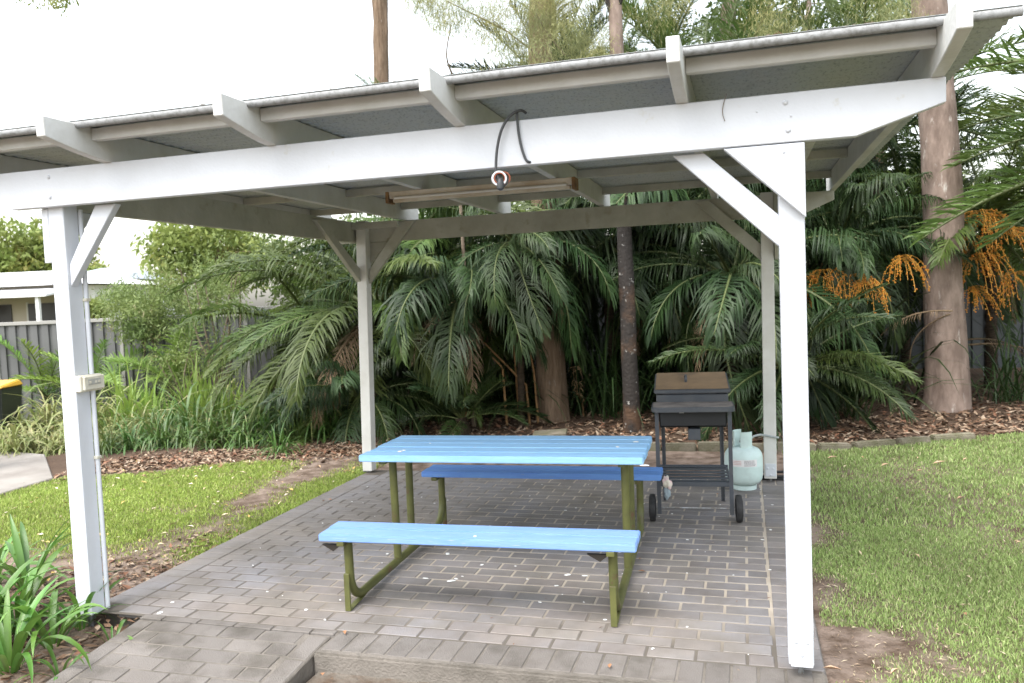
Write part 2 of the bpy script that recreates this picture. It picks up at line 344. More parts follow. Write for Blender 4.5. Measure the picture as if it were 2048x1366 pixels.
# ramp path towards the camera
path = MB(); L = 2.6; SLP = .085
path.prism([(-.0195, -.007), (-L, -.007-SLP*L), (-L, -.6), (-.022, -.6)], 0, -3.385, -2.225)
pth = part('path', path, CONC, bevel=.006); tag(pth, kind='structure')
row = 0; y = -.018-PY/2
while y > -1.6:
    x0, x1 = -3.265, -2.345; x = x0-(PX*.5 if row % 2 else 0)
    while x < x1-.02:
        a = max(x, x0); b = min(x+PX, x1)
        if b-a > .05: bricks.append(((a+b)/2, y, b-a-.012, PY-.012, 1))
        x += PX
    y -= PY; row += 1
for xx in (-3.325, -2.285):
    y = -.035
    while y > -1.6: bricks.append((xx, y-PX/2, .10, PX-.012, 1)); y -= PX
def seen(q):
    dx = q[0]-CAM[0]; dy = q[1]-CAM[1]; d = math.hypot(dx, dy); ang = math.atan2(dx, dy)-YAW
    vis = abs(ang) < .64 and not (q[4] == 1 and q[1] < -.95)
    return (0 if vis else 1, d)
bricks.sort(key=seen)
rest = {0: MB(), 1: MB()}
for i, (bx, by, lx, ly, ow) in enumerate(bricks):
    lx += random.uniform(-.002, .002)*0; z = random.uniform(-.0015, .0015)+(-.0015 if ow == 0 else -.007-SLP*(-by)+.0055)
    rz = random.gauss(0, .006); me = brick_mesh(lx, ly, BRICKW if (ow == 1 or by < .03) else BRICK)
    if i < 300:
        o = link('paver_brick', me, pth if ow else patio, (bx, by, z), (math.atan(SLP) if ow else 0, random.gauss(0, .003), rz))
    else:
        M = Matrix.Translation((bx, by, z)) @ Euler((math.atan(SLP) if ow else 0, 0, rz)).to_matrix().to_4x4()
        rest[ow].add([M @ v.co for v in me.vertices], [tuple(p.vertices) for p in me.polygons])
for ow, m_ in rest.items():
    if m_.v: tag(part('paver_field', m_, BRICKW if ow else BRICK, pth if ow else patio), kind='stuff')

# ------------------------------------------------------------------ pergola
perg = tag(empty('pergola', (0, 0, 0)), 'white painted timber pergola with a flat metal roof over the paved patio', 'pergola')
def timber(name, poly, axis, a, b, mt=WHITE, parent=perg, bev=.003): mb = MB(); mb.prism(poly, axis, a, b); return part(name, mb, mt, parent, bevel=bev)
def post(name, base, top, zb, mt):
    mb = MB(); vs = []
    for (p, z) in ((base, zb), (top, 2.425)):
        vs += [(p[0]-PS, p[1]-PS, z), (p[0]+PS, p[1]-PS, z), (p[0]+PS, p[1]+PS, z), (p[0]-PS, p[1]+PS, z)]
    mb.add(vs, [(3,2,1,0),(4,5,6,7),(0,1,5,4),(1,2,6,5),(2,3,7,6),(3,0,4,7)])
    return part(name, mb, mt, perg, bevel=.004)
pFR = post('post', (0, 0), (-.003, 0), .055, WHITE)
pFL = post('post', (-W, 0), (-W, 0), .0, WHITE)
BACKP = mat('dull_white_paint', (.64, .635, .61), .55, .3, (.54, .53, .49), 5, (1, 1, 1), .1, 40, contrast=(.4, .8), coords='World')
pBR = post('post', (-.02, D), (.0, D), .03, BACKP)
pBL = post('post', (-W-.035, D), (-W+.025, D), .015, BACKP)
def dome(c, r=.011, n=10, d=(0, -1, 0)):
    mb = MB(); dv = Vector(d); q = dv.to_track_quat('Z', 'Y').to_matrix().to_4x4(); prof = [(r, 0), (r*.92, r*.35), (r*.65, r*.65), (r*.2, r*.78)]
    t = MB(); t.lathe(prof, n=n); M = Matrix.Translation(c) @ q; mb.add([M @ Vector(v) for v in t.v], t.f); return mb
# stirrups
for (p, x, y, zt, front) in ((pFR, 0, 0, .2, True), (pBR, -.02, D, .16, True), (pFL, -W, 0, .14, False), (pBL, -W-.035, D, .015, False)):
    if front:
        s = part('stirrup_plate', MB().box((x-.042, y-PS-.009, .05), (x+.046, y-PS-.001, zt)), WHITE, p, bevel=.003)
        for (bx_, bz) in ((-.02, zt-.04), (.024, zt-.04), (.002, zt-.095)):
            mb = dome((x+bx_, y-PS-.009, bz), .009); part('bolt_head', mb, WHITE, p, smooth=True)
    else:
        part('stirrup_plate', MB().box((x-.055, y-.03, -.16 if x < -1 and y < 1 else .0), (x+.0, y-PS-.008 if False else y+.03, .02)), STEEL, p)
    part('stirrup_pin', MB().tube([(x, y, -.15 if (x < -1 and y < 1) else -.01), (x, y, .06)], .012), STEEL, p)
# beams
fx0, fx1 = -W-.56, .56; zb0, zt0 = H, H+BH
fbeam = timber('front_beam', [(fx0, zt0), (fx0, zt0-.095), (fx0+.32, zb0), (.24, zb0+.003), (fx1, zt0-.095), (fx1, zt0)], 1, -PS-.046, -PS-.0005)
timber('gusset_plate', [(-.265, zb0-.002), (PS, zb0-.002), (PS, 1.925)], 1, -PS-.044, -PS-.0005)
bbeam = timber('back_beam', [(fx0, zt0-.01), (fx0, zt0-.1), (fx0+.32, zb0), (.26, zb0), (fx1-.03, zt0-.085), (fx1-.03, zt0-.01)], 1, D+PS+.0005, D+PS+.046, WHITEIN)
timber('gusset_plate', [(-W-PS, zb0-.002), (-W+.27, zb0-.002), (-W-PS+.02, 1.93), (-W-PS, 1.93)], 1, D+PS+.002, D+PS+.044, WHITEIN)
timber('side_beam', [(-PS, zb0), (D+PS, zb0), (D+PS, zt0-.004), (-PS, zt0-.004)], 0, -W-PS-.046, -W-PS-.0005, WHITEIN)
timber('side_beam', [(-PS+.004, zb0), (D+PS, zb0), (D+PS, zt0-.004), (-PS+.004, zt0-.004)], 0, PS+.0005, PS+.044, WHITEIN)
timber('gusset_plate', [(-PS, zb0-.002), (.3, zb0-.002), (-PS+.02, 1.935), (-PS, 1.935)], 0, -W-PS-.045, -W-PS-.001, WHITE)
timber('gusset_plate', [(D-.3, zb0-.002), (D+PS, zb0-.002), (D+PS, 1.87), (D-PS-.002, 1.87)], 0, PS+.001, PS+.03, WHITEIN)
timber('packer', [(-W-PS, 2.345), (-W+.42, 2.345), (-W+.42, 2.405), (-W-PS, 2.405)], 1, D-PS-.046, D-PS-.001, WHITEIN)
# braces
timber('brace', [(-.475, 2.2245), (-.345, 2.2245), (-PS-.0005, 1.945), (-PS-.0005, 1.815)], 1, -.03, .016)
timber('brace', [(-W+PS+.0005, 1.80), (-W+PS+.0005, 1.92), (-3.475, 2.2245), (-3.345, 2.2245)], 1, -.032, .014)
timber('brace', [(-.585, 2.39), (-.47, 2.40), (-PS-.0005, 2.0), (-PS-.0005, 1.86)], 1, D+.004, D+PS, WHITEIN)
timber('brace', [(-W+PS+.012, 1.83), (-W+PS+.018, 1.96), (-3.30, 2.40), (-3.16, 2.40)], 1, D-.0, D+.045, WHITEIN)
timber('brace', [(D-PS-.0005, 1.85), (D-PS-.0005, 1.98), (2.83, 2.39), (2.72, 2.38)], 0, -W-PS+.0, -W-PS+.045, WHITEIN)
for (bx_, bz) in ((-.02, 2.385), (-.012, 2.275), (-3.70, 2.38), (-3.70, 2.275)): part('bolt_head', dome((bx_, -PS-.046, bz), .011), WHITE, fbeam, smooth=True)
for (bx_, bz) in ((.0, 2.33), (-.03, 2.19), (-.13, 2.36)): part('nail_head', dome((bx_, -PS-.046, bz), .005, 8), WHITE, fbeam, smooth=True)
# rafters
RAFT = mat('rafter_paint', (.57, .57, .555), .55, .3, (.44, .44, .405), 4, (1, 1, 1), .12, 40, contrast=(.4, .8), coords='World', col3=(.34, .32, .26), scale3=7, c3=(.66, .84))  # white paint dulled, part of the under-roof shade is in its colour
RX = [-4.28, -3.32, -2.36, -1.40, -.425, .53]
RZ0, RZ1 = zt0+.0005, zt0+.152
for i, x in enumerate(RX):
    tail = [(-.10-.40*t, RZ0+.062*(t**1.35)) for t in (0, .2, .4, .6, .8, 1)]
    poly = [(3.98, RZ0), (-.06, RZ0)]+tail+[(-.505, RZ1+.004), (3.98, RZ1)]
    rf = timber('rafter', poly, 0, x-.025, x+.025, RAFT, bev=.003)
# purlins between the rafters
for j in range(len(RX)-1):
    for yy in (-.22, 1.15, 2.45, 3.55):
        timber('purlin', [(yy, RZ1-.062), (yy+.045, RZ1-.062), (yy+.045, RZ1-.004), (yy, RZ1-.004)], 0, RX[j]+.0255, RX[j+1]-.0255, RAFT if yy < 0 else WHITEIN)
# roof sheets: corrugations run along x
ys0 = -.315; SW = .785
for k in range(5):
    y0 = ys0+k*SW; y1 = y0+SW+.05; n = 88; prof = []
    for i in range(n+1):
        yq = y0+(y1-y0)*i/n; prof.append((yq, RZ1+.010+.006*math.cos((yq-ys0)/.0763*2*math.pi)+(.0035 if k % 2 else 0)))
    if k == 0:   # rolled front lip
        pass
    vs = []; fs = []
    xs = [-4.48, .755]
    for x in xs: vs += [(x, a, b) for a, b in prof]+[(x, a, b+.0012) for a, b in prof]
    N = len(prof)
    for i in range(N-1):
        fs += [(i, i+1, 2*N+i+1, 2*N+i), (N+i+1, N+i, 3*N+i, 3*N+i+1)]
    fs += [(i, N+i, N+i+1, i+1) for i in range(N-1)]+[(2*N+i+1, 3*N+i+1, 3*N+i, 2*N+i) for i in range(N-1)]
    fs += [(0, 2*N, 3*N, N), (N-1, 2*N-1, 4*N-1, 3*N-1)]
    part('roof_sheet', MB().add(vs, fs), SHEET, perg, smooth=True)

lipp = [(ys0+.008+.014*math.cos(R(t)), RZ1-.003+.0165*math.sin(R(t))) for t in range(95, 290, 15)]
LIP = mat('shaded_edge', (.25, .255, .255), .6, .35, (.16, .16, .155), 45, contrast=(.45, .65), coords='World', bump=.1, bscale=120)  # darker than the sheets, shadow under the roll put into the colour
mb = MB(); vs = []
for x in (-4.48, .755): vs += [(x, p_, q_) for p_, q_ in lipp]+[(x, p_+.0015, q_-.0005) for p_, q_ in reversed(lipp)]
N = 2*len(lipp); mb.add(vs, [tuple(range(N-1, -1, -1)), tuple(range(N, 2*N))]+[(i, (i+1) % N, N+(i+1) % N, N+i) for i in range(N)])
part('roof_edge_roll', mb, LIP, perg, smooth=True)
# leaf and twig debris lying on the roof edge
V = []; F = []; C = []
def add_leaf(V, F, C, p, l, wd, yaw, tilt, curl, col):
    o = len(V); M = Matrix.Translation(p) @ Euler((random.uniform(-tilt, tilt), random.uniform(-tilt, tilt), yaw)).to_matrix().to_4x4()
    for q in ((-l/2, 0, 0), (-l*.1, -wd/2, curl), (-l*.1, 0, curl*.2), (-l*.1, wd/2, curl), (l/2, 0, curl*.7)):
        V.append(tuple(M @ Vector(q))); C.append(col)
    F.extend([(o, o+1, o+2), (o, o+2, o+3), (o+1, o+4, o+2), (o+2, o+4, o+3)])
LC = [(.25, .165, .105), (.17, .105, .066), (.31, .225, .155), (.12, .075, .05), (.20, .10, .06), (.36, .28, .205)]
def lcol():
    c = random.choice(LC); k = random.uniform(.7, 1.15); return tuple(q*k for q in c)
for i in range(700):
    x = random.uniform(-2.6, .4); yq = -.29+abs(random.gauss(0, .25)); 
    add_leaf(V, F, C, (x, yq, RZ1+.024), random.uniform(.015, .05), random.uniform(.005, .014), random.uniform(0, 6.3), .4, .004, lcol())
tag(link('roof_leaf_debris', npmesh('roof_leaf_debris', V, F, LITTER, np.array(C))), 'dry leaf scraps lying along the front edge of the metal roof', 'leaf litter', kind='stuff')

# ------------------------------------------------------------------ fittings on the pergola
lt = tag(empty('batten_light', (-1.93, 1.78, RZ0)), 'stained cream fluorescent batten light under the pergola rafters', 'light')
part('housing', MB().prism([(-.05, -.001), (.05, -.001), (.035, -.048), (-.035, -.048)], 0, -.67, .67), LIGHTM, lt, bevel=.003)
part('diffuser', MB().prism([(-.026, -.049), (.026, -.049), (.02, -.074), (-.02, -.074)], 0, -.64, .64), LIGHTM, lt, bevel=.004)
part('light_tube', MB().tube([(-.62, -.045, -.046), (.62, -.045, -.046)], .009), TUBEW, lt, smooth=True)
for s in (-1, 1): part('end_cap', MB().box((s*.67-.012, -.058, -.08), (s*.67+.012, .055, -.0005)), mat('rusty_cap', (.26, .15, .06), .7, .3, (.12, .07, .04), 14), lt, bevel=.003)
# cable looped over the front beam with rolls of tape
Yb = -PS-.046
cb = tag(empty('hanging_cable', (-1.07, Yb-.02, zt0)), 'dark grey cable looped over the front beam of the pergola', 'cable')
def pc(x, y, dy=0): q = py(x, y, Yb-.012-dy); return (q[0]+1.07, q[1]-(Yb-.02), q[2]-zt0)
def smoothpts(P, k=6):
    P = [Vector(q) for q in P]; out = []
    for i in range(len(P)-1):
        a, b, c, d = P[max(i-1, 0)], P[i], P[i+1], P[min(i+2, len(P)-1)]
        for j in range(k):
            t = j/k; out.append(.5*((2*b)+(c-a)*t+(2*a-5*b+4*c-d)*t*t+(3*b-a-3*c+d)*t**3))
    return out+[P[-1]]
part('outer_loop', MB().tube(smoothpts([pc(1052, 226, -.03), pc(1040, 221, .0), pc(1020, 232, .01), pc(1003, 260, .02), pc(994, 300, .02), pc(992, 340, .02), pc(996, 356, .02), pc(1003, 372, .02)]), .0062), CABLE, cb, smooth=True)
part('inner_loop', MB().tube(smoothpts([pc(1035, 224, -.02), pc(1034, 232, .0), pc(1037, 265), pc(1043, 295), pc(1051, 318), pc(1058, 324, -.005), pc(1066, 324, -.04)]), .0058), CABLE, cb, smooth=True)
part('plug', MB().lathe([(.006, 0), (.016, .008), (.018, .03), (.012, .05), (.006, .055)], pc(1001, 381, .02), 12), CABLE, cb, smooth=True)
tp = tag(empty('tape_roll', tuple(py(998, 357, Yb-.032))), 'white roll of tape with a reddish core hung on the dark cable', 'tape roll')
def ring(ro, ri, w_, n=28):
    mb = MB(); vs = []; fs = []
    for k in range(n):
        a = 2*math.pi*k/n; c, s = math.cos(a), math.sin(a)
        vs += [(ro*c, -w_/2, ro*s), (ro*c, w_/2, ro*s), (ri*c, w_/2, ri*s), (ri*c, -w_/2, ri*s)]
    for k in range(n):
        a = 4*k; b = 4*((k+1) % n); fs += [(a, b, b+1, a+1), (a+1, b+1, b+2, a+2), (a+2, b+2, b+3, a+3), (a+3, b+3, b, a)]
    return mb.add(vs, fs)
for nm, a, b, w_, off, mt in (('white_ring', .033, .026, .016, (0, 0, 0), TAPEW), ('core_ring', .0255, .021, .02, (.001, .003, 0), TAPER), ('dark_ring', .031, .025, .014, (.006, .017, -.006), CABLE), ('brown_ring', .030, .024, .012, (.012, .032, .004), TAPER)):
    part(nm, ring(a, b, w_), mt, tp, smooth=True, loc=off, rot=(0, 0, R(25)))
# gum leaf and twig stuck on the beam
q = py(1448, 215, Yb-.006); tw = MB().tube(smoothpts([(q[0]+.012, q[1]+.0, q[2]+.055), (q[0]-.003, q[1], q[2]+.01), (q[0]-.006, q[1], q[2]-.025), (q[0]+.002, q[1], q[2]-.055)], 4), .0016, 5)
tag(part('twig', tw, TWIG), 'thin dry twig caught on the front beam above the right post', 'twig')
# power point and conduit on the front left post
pw = tag(empty('power_outlet', (-W+PS, .02, 1.28)), 'cream weatherproof power outlet and conduit fixed to the front left post', 'power outlet')
part('backing_box', MB().box((.0005, -.075, -.048), (.038, .085, .042)), CREAM, pw, bevel=.006)
cv = part('cover', MB().box((.038, -.06, -.04), (.052, .085, .036)), CREAM, pw, bevel=.005)
part('switch_window', MB().box((.052, -.035, -.012), (.0545, .055, .02)), mat('window_grey', (.40, .40, .37), .3, .5), cv, bevel=.001)
for s in (-.02, .02, .042): part('switch', MB().box((.0545, s-.006, -.004), (.0575, s+.006, .010)), CREAM, cv)
part('conduit', MB().tube([(.0135, .035, .0425), (.0135, .035, .94)], .0125, 10), WHITE, pw, smooth=True)
part('conduit', MB().tube([(.0135, .035, -1.27), (.0135, .035, -.0485)], .0125, 10), WHITE, pw, smooth=True)
for z in (-.42, .45): part('saddle_clip', MB().box((.0005, .018, z-.008), (.0275, .052, z+.008)), CREAM, pw, bevel=.002)
# white conduit bend tucked up on the second rafter
q = Vector((RX[1]+.03, 0, 0))

# ------------------------------------------------------------------ picnic table
TB = tag(empty('picnic_table', (-1.60, 1.14, 0), R(2.2)), 'blue slatted picnic table with two attached benches on olive green tube frames', 'picnic table')
TL = 1.68
def plank(parent, x0, x1, y0, y1, z0, z1, mt, name='plank'):
    cx, cy, cz = (x0+x1)/2, (y0+y1)/2, (z0+z1)/2
    mb = MB().box((x0-cx, y0-cy, z0-cz), (x1-cx, y1-cy, z1-cz)); return part(name, mb, mt, parent, bevel=.005, seg=2, loc=(cx, cy, cz+random.uniform(-.0015, .0015)), rot=(random.gauss(0, .004), 0, random.gauss(0, .0015)))
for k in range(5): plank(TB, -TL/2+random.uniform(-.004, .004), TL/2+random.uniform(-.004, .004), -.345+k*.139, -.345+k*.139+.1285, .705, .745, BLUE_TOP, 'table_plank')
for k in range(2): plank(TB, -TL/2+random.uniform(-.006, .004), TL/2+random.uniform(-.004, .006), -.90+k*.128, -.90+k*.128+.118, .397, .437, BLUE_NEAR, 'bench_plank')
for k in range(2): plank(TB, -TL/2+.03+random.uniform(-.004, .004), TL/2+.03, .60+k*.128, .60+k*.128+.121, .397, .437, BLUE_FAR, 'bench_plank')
for fxp in (-.715, .715):
    r = .024; pts = [(fxp, -.805, .375), (fxp, -.80, .2)]
    for k in range(7):
        a = R(180+90*k/6); pts.append((fxp, -.65+.15*math.cos(a)+.0, .19+.15*math.sin(a)))
    for k in range(7):
        a = R(270+90*k/6); pts.append((fxp, .60+.15*math.cos(a), .19+.15*math.sin(a)))
    pts += [(fxp, .75, .2), (fxp, .755, .375)]
    fr = part('end_frame', MB().tube(pts, r, 12), OLIVE, TB, smooth=True)
    for yq in (-.135, .135): part('upright', MB().tube([(fxp, yq*.9, .055), (fxp, yq, .682)], r, 12), OLIVE, TB, smooth=True)
    part('top_bracket', MB().box((fxp-.02, -.30, .682), (fxp+.02, .30, .7035)), OLIVE, TB, bevel=.002)
    for s in (-1, 1):
        part('bench_bracket', MB().box((fxp-.02, (-.775 if s<0 else .72)-.125, .372), (fxp+.02, (-.775 if s<0 else .72)+.125, .3955)), OLIVE, TB, bevel=.002)
        part('foot_bar', MB().box((fxp-.016, (-.84 if s<0 else .79)-.006, .001), (fxp+.016, (-.84 if s<0 else .79)+.006, .205)), OLIVE, TB, bevel=.002)
        part('foot_plate', MB().prism([((-.833 if s<0 else .783), .001), (s*.63, .018), (s*.63, .022), ((-.833 if s<0 else .783), .007)], 0, fxp-.015, fxp+.015), OLIVE, TB)
        mb = MB().prism([(fxp-.12, .3715), (fxp-.01, .3715), (fxp-.055, .335)] if s else [], 1, (-.86 if s<0 else .80)-.01, (-.86 if s<0 else .80)+.01); part('brace_clip', mb, mat('dark_bracket', (.03, .025, .02), .6, .3), TB)
# bird lime
def splat(mb, x, y, z, r, rot=0):
    n = 11; a0 = random.random()*6; e = random.uniform(.5, .9); vs = []; ph = random.random()*6
    for k in range(n):
        a = 2*math.pi*k/n; q = r*(1+.3*math.sin(2*a+ph)+.15*random.uniform(-1, 1)); vs.append((x+q*math.cos(a+a0), y+q*e*math.sin(a+a0), z))
    n0 = [(v[0], v[1], z-.001) for v in vs]; top = [((v[0]-x)*.8+x, (v[1]-y)*.8+y, z+.0014) for v in vs]
    mb.add(n0+top, [tuple(range(n, 2*n))]+[(i, (i+1) % n, n+(i+1) % n, n+i) for i in range(n)])
mb = MB()
for (x, y, r) in ((775, 1108, .016), (818, 1100, .01), (895, 1108, .025), (851, 1157, .02), (902, 1162, .03), (912, 1158, .018), (964, 1130, .018), (1196, 1098, .02), (1135, 1150, .024), (1170, 1152, .02), (1113, 1172, .015), (612, 1220, .018), (345, 1205, .013), (1131, 1021, .014), (1287, 1008, .014), (1344, 1028, .012), (1375, 1080, .013), (1541, 1060, .015), (1525, 1080, .015), (1540, 1140, .012), (1545, 1010, .012), (1240, 1105, .014), (1210, 1240, .012), (650, 1240, .01), (320, 1226, .022), (1030, 1095, .01), (1080, 1205, .012), (1440, 1010, .01), (1395, 1100, .009)):
    q = gp(x, y); splat(mb, q[0], q[1], .0022, r*.72)
for k in range(60): 
    splat(mb, random.uniform(-3.6, 0), random.uniform(.1, 3.4), .0022, random.uniform(.003, .008))
tag(part('bird_droppings', mb, DROP), 'white bird droppings spotted over the grey brick pavers', 'bird droppings', kind='stuff')
mb = MB()
for (x, y, r) in ((800, 903, .02), (808, 901, .012), (1272, 884, .014), (1235, 894, .013), (950, 1073, .006), (1290, 931, .02), (860, 887, .006)):
    q = gp(x, y, .747); splat(mb, q[0], q[1], .7485, r)
tag(part('table_droppings', mb, DROP), 'white bird droppings on top of the blue picnic table', 'bird droppings', kind='stuff')

# ------------------------------------------------------------------ barbecue
BQ = tag(empty('barbecue', (-.565, 2.22, 0), R(4.5)), 'charcoal trolley barbecue with a dusty brown lid beside the gas bottle', 'barbecue')
def ang(name, x, y, z0, z1, mt=BBQ, w=.028):
    mb = MB(); t = .004; sx = 1 if x < 0 else -1; sy = 1 if y < .3 else -1
    mb.prism([(x, y), (x+sx*w, y), (x+sx*w, y+sy*t), (x+sx*t, y+sy*t), (x+sx*t, y+sy*w), (x, y+sy*w)], 2, z0, z1); return part(name, mb, mt, BQ)
for (x, y, z0) in ((-.265, 0, .055), (.265, 0, .055), (-.235, .60, 0), (.235, .60, 0)): ang('leg', x, y, z0, .80)
for s in (-1, 1):
    wh = empty('wheel_axis'); bpy.data.objects.remove(wh)
    tmp = MB(); tmp.lathe([(.072, -.022), (.092, -.02), (.097, -.008), (.097, .008), (.092, .02), (.072, .022)], n=24); M = Matrix.Translation((s*.30, .02, .0975)) @ Matrix.Rotation(R(90), 4, 'Y')
    wo_ = part('wheel', MB().add([M @ Vector(v) for v in tmp.v], tmp.f), RUBBER, BQ, smooth=True)
    tmp = MB(); tmp.lathe([(.07, -.0245), (.02, -.026), (.02, .026), (.07, .0245)], n=18); part('hub', MB().add([M @ Vector(v) for v in tmp.v], tmp.f), mat('hub_plastic', (.03, .03, .033), .5, .4), wo_)
part('axle', MB().tube([(-.29, .02, .0975), (.29, .02, .0975)], .006), STEEL, BQ)
# slatted lower shelf
for k in range(6): part('shelf_slat', MB().box((-.248, .045+k*.098, .275), (.248, .045+k*.098+.05, .282)), BBQ, BQ, bevel=.001)
for yq in (.004, .572): part('shelf_rail', MB().box((-.262, yq, .255), (.262, yq+.02, .287)), BBQ, BQ, bevel=.002)
for x in (-.2605, .2425): part('shelf_rail', MB().box((x, .0245, .255), (x+.018, .5715, .274)), BBQ, BQ, bevel=.002)
part('firebox', MB().prism([(.02, .80), (.04, .70), (.10, .665), (.50, .665), (.56, .70), (.58, .80)], 0, -.235, .235), mat('sooty_black', (.016, .017, .019), .55, .35), BQ, bevel=.004)
part('front_panel', MB().box((-.225, -.004, .69), (.225, .012, .80)), mat('sooty_black', (.016, .017, .019), .55, .35), BQ, bevel=.003)
part('drip_tray', MB().box((-.035, .02, .585), (.05, .12, .664)), BBQ, BQ, bevel=.003)
part('control_knob', MB().box((-.095, -.012, .782), (-.06, -.0045, .804)), mat('knob_grey', (.30, .30, .29), .4, .5), BQ, bevel=.003)
# front shelf with rounded corners
pts = [(-.285, .16), (-.285, -.03)]
for k in range(5): a = R(180+90*k/4); pts.append((-.235+.05*math.cos(a), -.06+.05*math.sin(a)))
for k in range(5): a = R(270+90*k/4); pts.append((.235+.05*math.cos(a), -.06+.05*math.sin(a)))
pts += [(.285, -.03), (.285, .16)]
sh = part('front_shelf', MB().prism(pts, 2, .802, .838), BBQ, BQ, bevel=.004, seg=2)
part('shelf_top', MB().prism([(x*.96, y*.93+.004) for x, y in pts], 2, .838, .8405), BBQDUST, sh)
# body and lid
part('body', MB().box((-.255, .165, .80), (.255, .60, .895)), BBQ, BQ, bevel=.006)
part('vent_slot', MB().box((-.20, .162, .898), (.17, .172, .909)), DARK, BQ)
lid = part('lid', MB().prism([(.135, .905), (.135, .93), (.60, 1.005), (.62, .985), (.62, .90), (.175, .90)], 0, -.27, .27), BBQ, BQ, bevel=.006, seg=2)
part('lid_top', MB().prism([(.147, .9345), (.594, 1.0066), (.594, 1.009), (.147, .937)], 0, -.258, .258), BBQLID, lid)
part('lid_handle', MB().tube(smoothpts([(-.04, .33, .966), (-.04, .325, .985), (-.04, .34, 1.004), (-.04, .365, 1.008), (-.04, .39, .995), (-.04, .39, .975)], 3), .010, 8), BBQ, lid, smooth=True)
# cloth hanging by the bench end
def blob(seed, sx, sy, sz, amp, freq):
    bm = bmesh.new(); bmesh.ops.create_icosphere(bm, subdivisions=3, radius=1)
    for v in bm.verts:
        d = 1+amp*mnoise.noise(v.co*freq+Vector((seed, seed*2, 0))); v.co = Vector((v.co.x*sx*d, v.co.y*sy*d, v.co.z*sz*d))
    me = bpy.data.meshes.new('cloth'); bm.to_mesh(me); bm.free(); me.polygons.foreach_set('use_smooth', [True]*len(me.polygons)); return me
q = py(1334, 968, 2.02); cl = tag(empty('rag', tuple(q)), 'pink and grey rag hanging between the far bench end and the barbecue', 'rag')
me = blob(3.1, .026, .022, .042, .8, 1.6); me.materials.append(PINK); link('pink_cloth', me, cl, (0, 0, .012), (0, R(-15), 0))
me = blob(8.2, .018, .018, .04, .8, 1.7); me.materials.append(GREYC); link('grey_cloth', me, cl, (-.002, .01, -.06))
# ------------------------------------------------------------------ gas bottle
GB = tag(empty('gas_bottle', (-.235, 3.28, 0)), 'pale mint green gas bottle with a paper label beside the barbecue', 'gas bottle')
part('foot_ring', MB().lathe([(.095, .0), (.100, .0), (.100, .035), (.095, .035)], n=28), GAS, GB, smooth=True)
body = part('cylinder', MB().lathe([(.02, .030), (.085, .034), (.125, .052), (.146, .085), (.152, .12), (.1535, .19), (.1545, .195), (.1535, .20), (.152, .265), (.146, .295), (.125, .325), (.085, .345), (.03, .352)], n=36), GAS, GB, smooth=True)
def arc_plate(r0, r1, z0, z1, a0, a1, n=14):
    mb = MB(); vs = []; fs = []
    for k in range(n+1):
        a = a0+(a1-a0)*k/n; c, s = math.cos(a), math.sin(a); vs += [(r0*c, r0*s, z0), (r1*c, r1*s, z0), (r1*c, r1*s, z1), (r0*c, r0*s, z1)]
    for k in range(n):
        a = 4*k; b = a+4; fs += [(a, b, b+1, a+1), (a+1, b+1, b+2, a+2), (a+2, b+2, b+3, a+3), (a+3, b+3, b, a)]
    fs += [(0, 1, 2, 3), (4*n, 4*n+3, 4*n+2, 4*n+1)]
    return mb.add(vs, fs)
for (a0, a1) in ((R(100), R(215)), (R(255), R(330))): part('collar', arc_plate(.078, .082, .335, .475, a0, a1), GAS, GB, smooth=True)
vl = part('valve', MB().lathe([(.016, .35), (.016, .385), (.024, .39), (.024, .41), (.012, .413), (.012, .43)], n=12), STEEL, GB, smooth=True)
part('valve_outlet', MB().tube([(0, 0, .395), (-.02, -.05, .395)], .011), STEEL, vl)
lb = part('paper_label', arc_plate(.1545, .1556, .205, .262, R(225), R(312), 10), PAPER, body, smooth=True)
for k in range(5): part('print_line', arc_plate(.1556, .1561, .213+k*.0098, .2162+k*.0098, R(272), R(305+random.uniform(-4, 4)), 6), INK, lb)
for k in range(3): part('print_line', arc_plate(.1556, .1561, .222+k*.0125, .2255+k*.0125, R(238), R(264), 5), INKR, lb)
# gas hose round the back right post
hz = .40
hp = [(-.19, 3.26, .40), (-.15, 3.30, .425), (-.10, 3.40, .42), (-.08, 3.48, .405), (-.02, D-PS-.016, .395), (.035, D-PS-.014, .385), (.05, D-PS-.008, .383)]
tag(part('gas_hose', MB().tube(smoothpts(hp, 6), .009, 8), mat('hose_grey', (.33, .36, .36), .5, .4), smooth=True), 'grey hose running from the gas bottle to the white back right post', 'hose')
tr = tag(empty('plastic_tray', (.02, D+.10, 0)), 'black plastic tray lying behind the foot of the back right post', 'tray')
part('tray_base', MB().prism([(-.15, -.06), (.12, -.08), (.16, .05), (-.13, .06)], 2, .001, .018), RUBBER, tr, bevel=.004)
part('tray_rim', MB().tube([(-.15, -.06, .03), (.12, -.08, .035), (.16, .05, .05), (-.13, .06, .04), (-.15, -.06, .03)], .012, 6), RUBBER, tr)
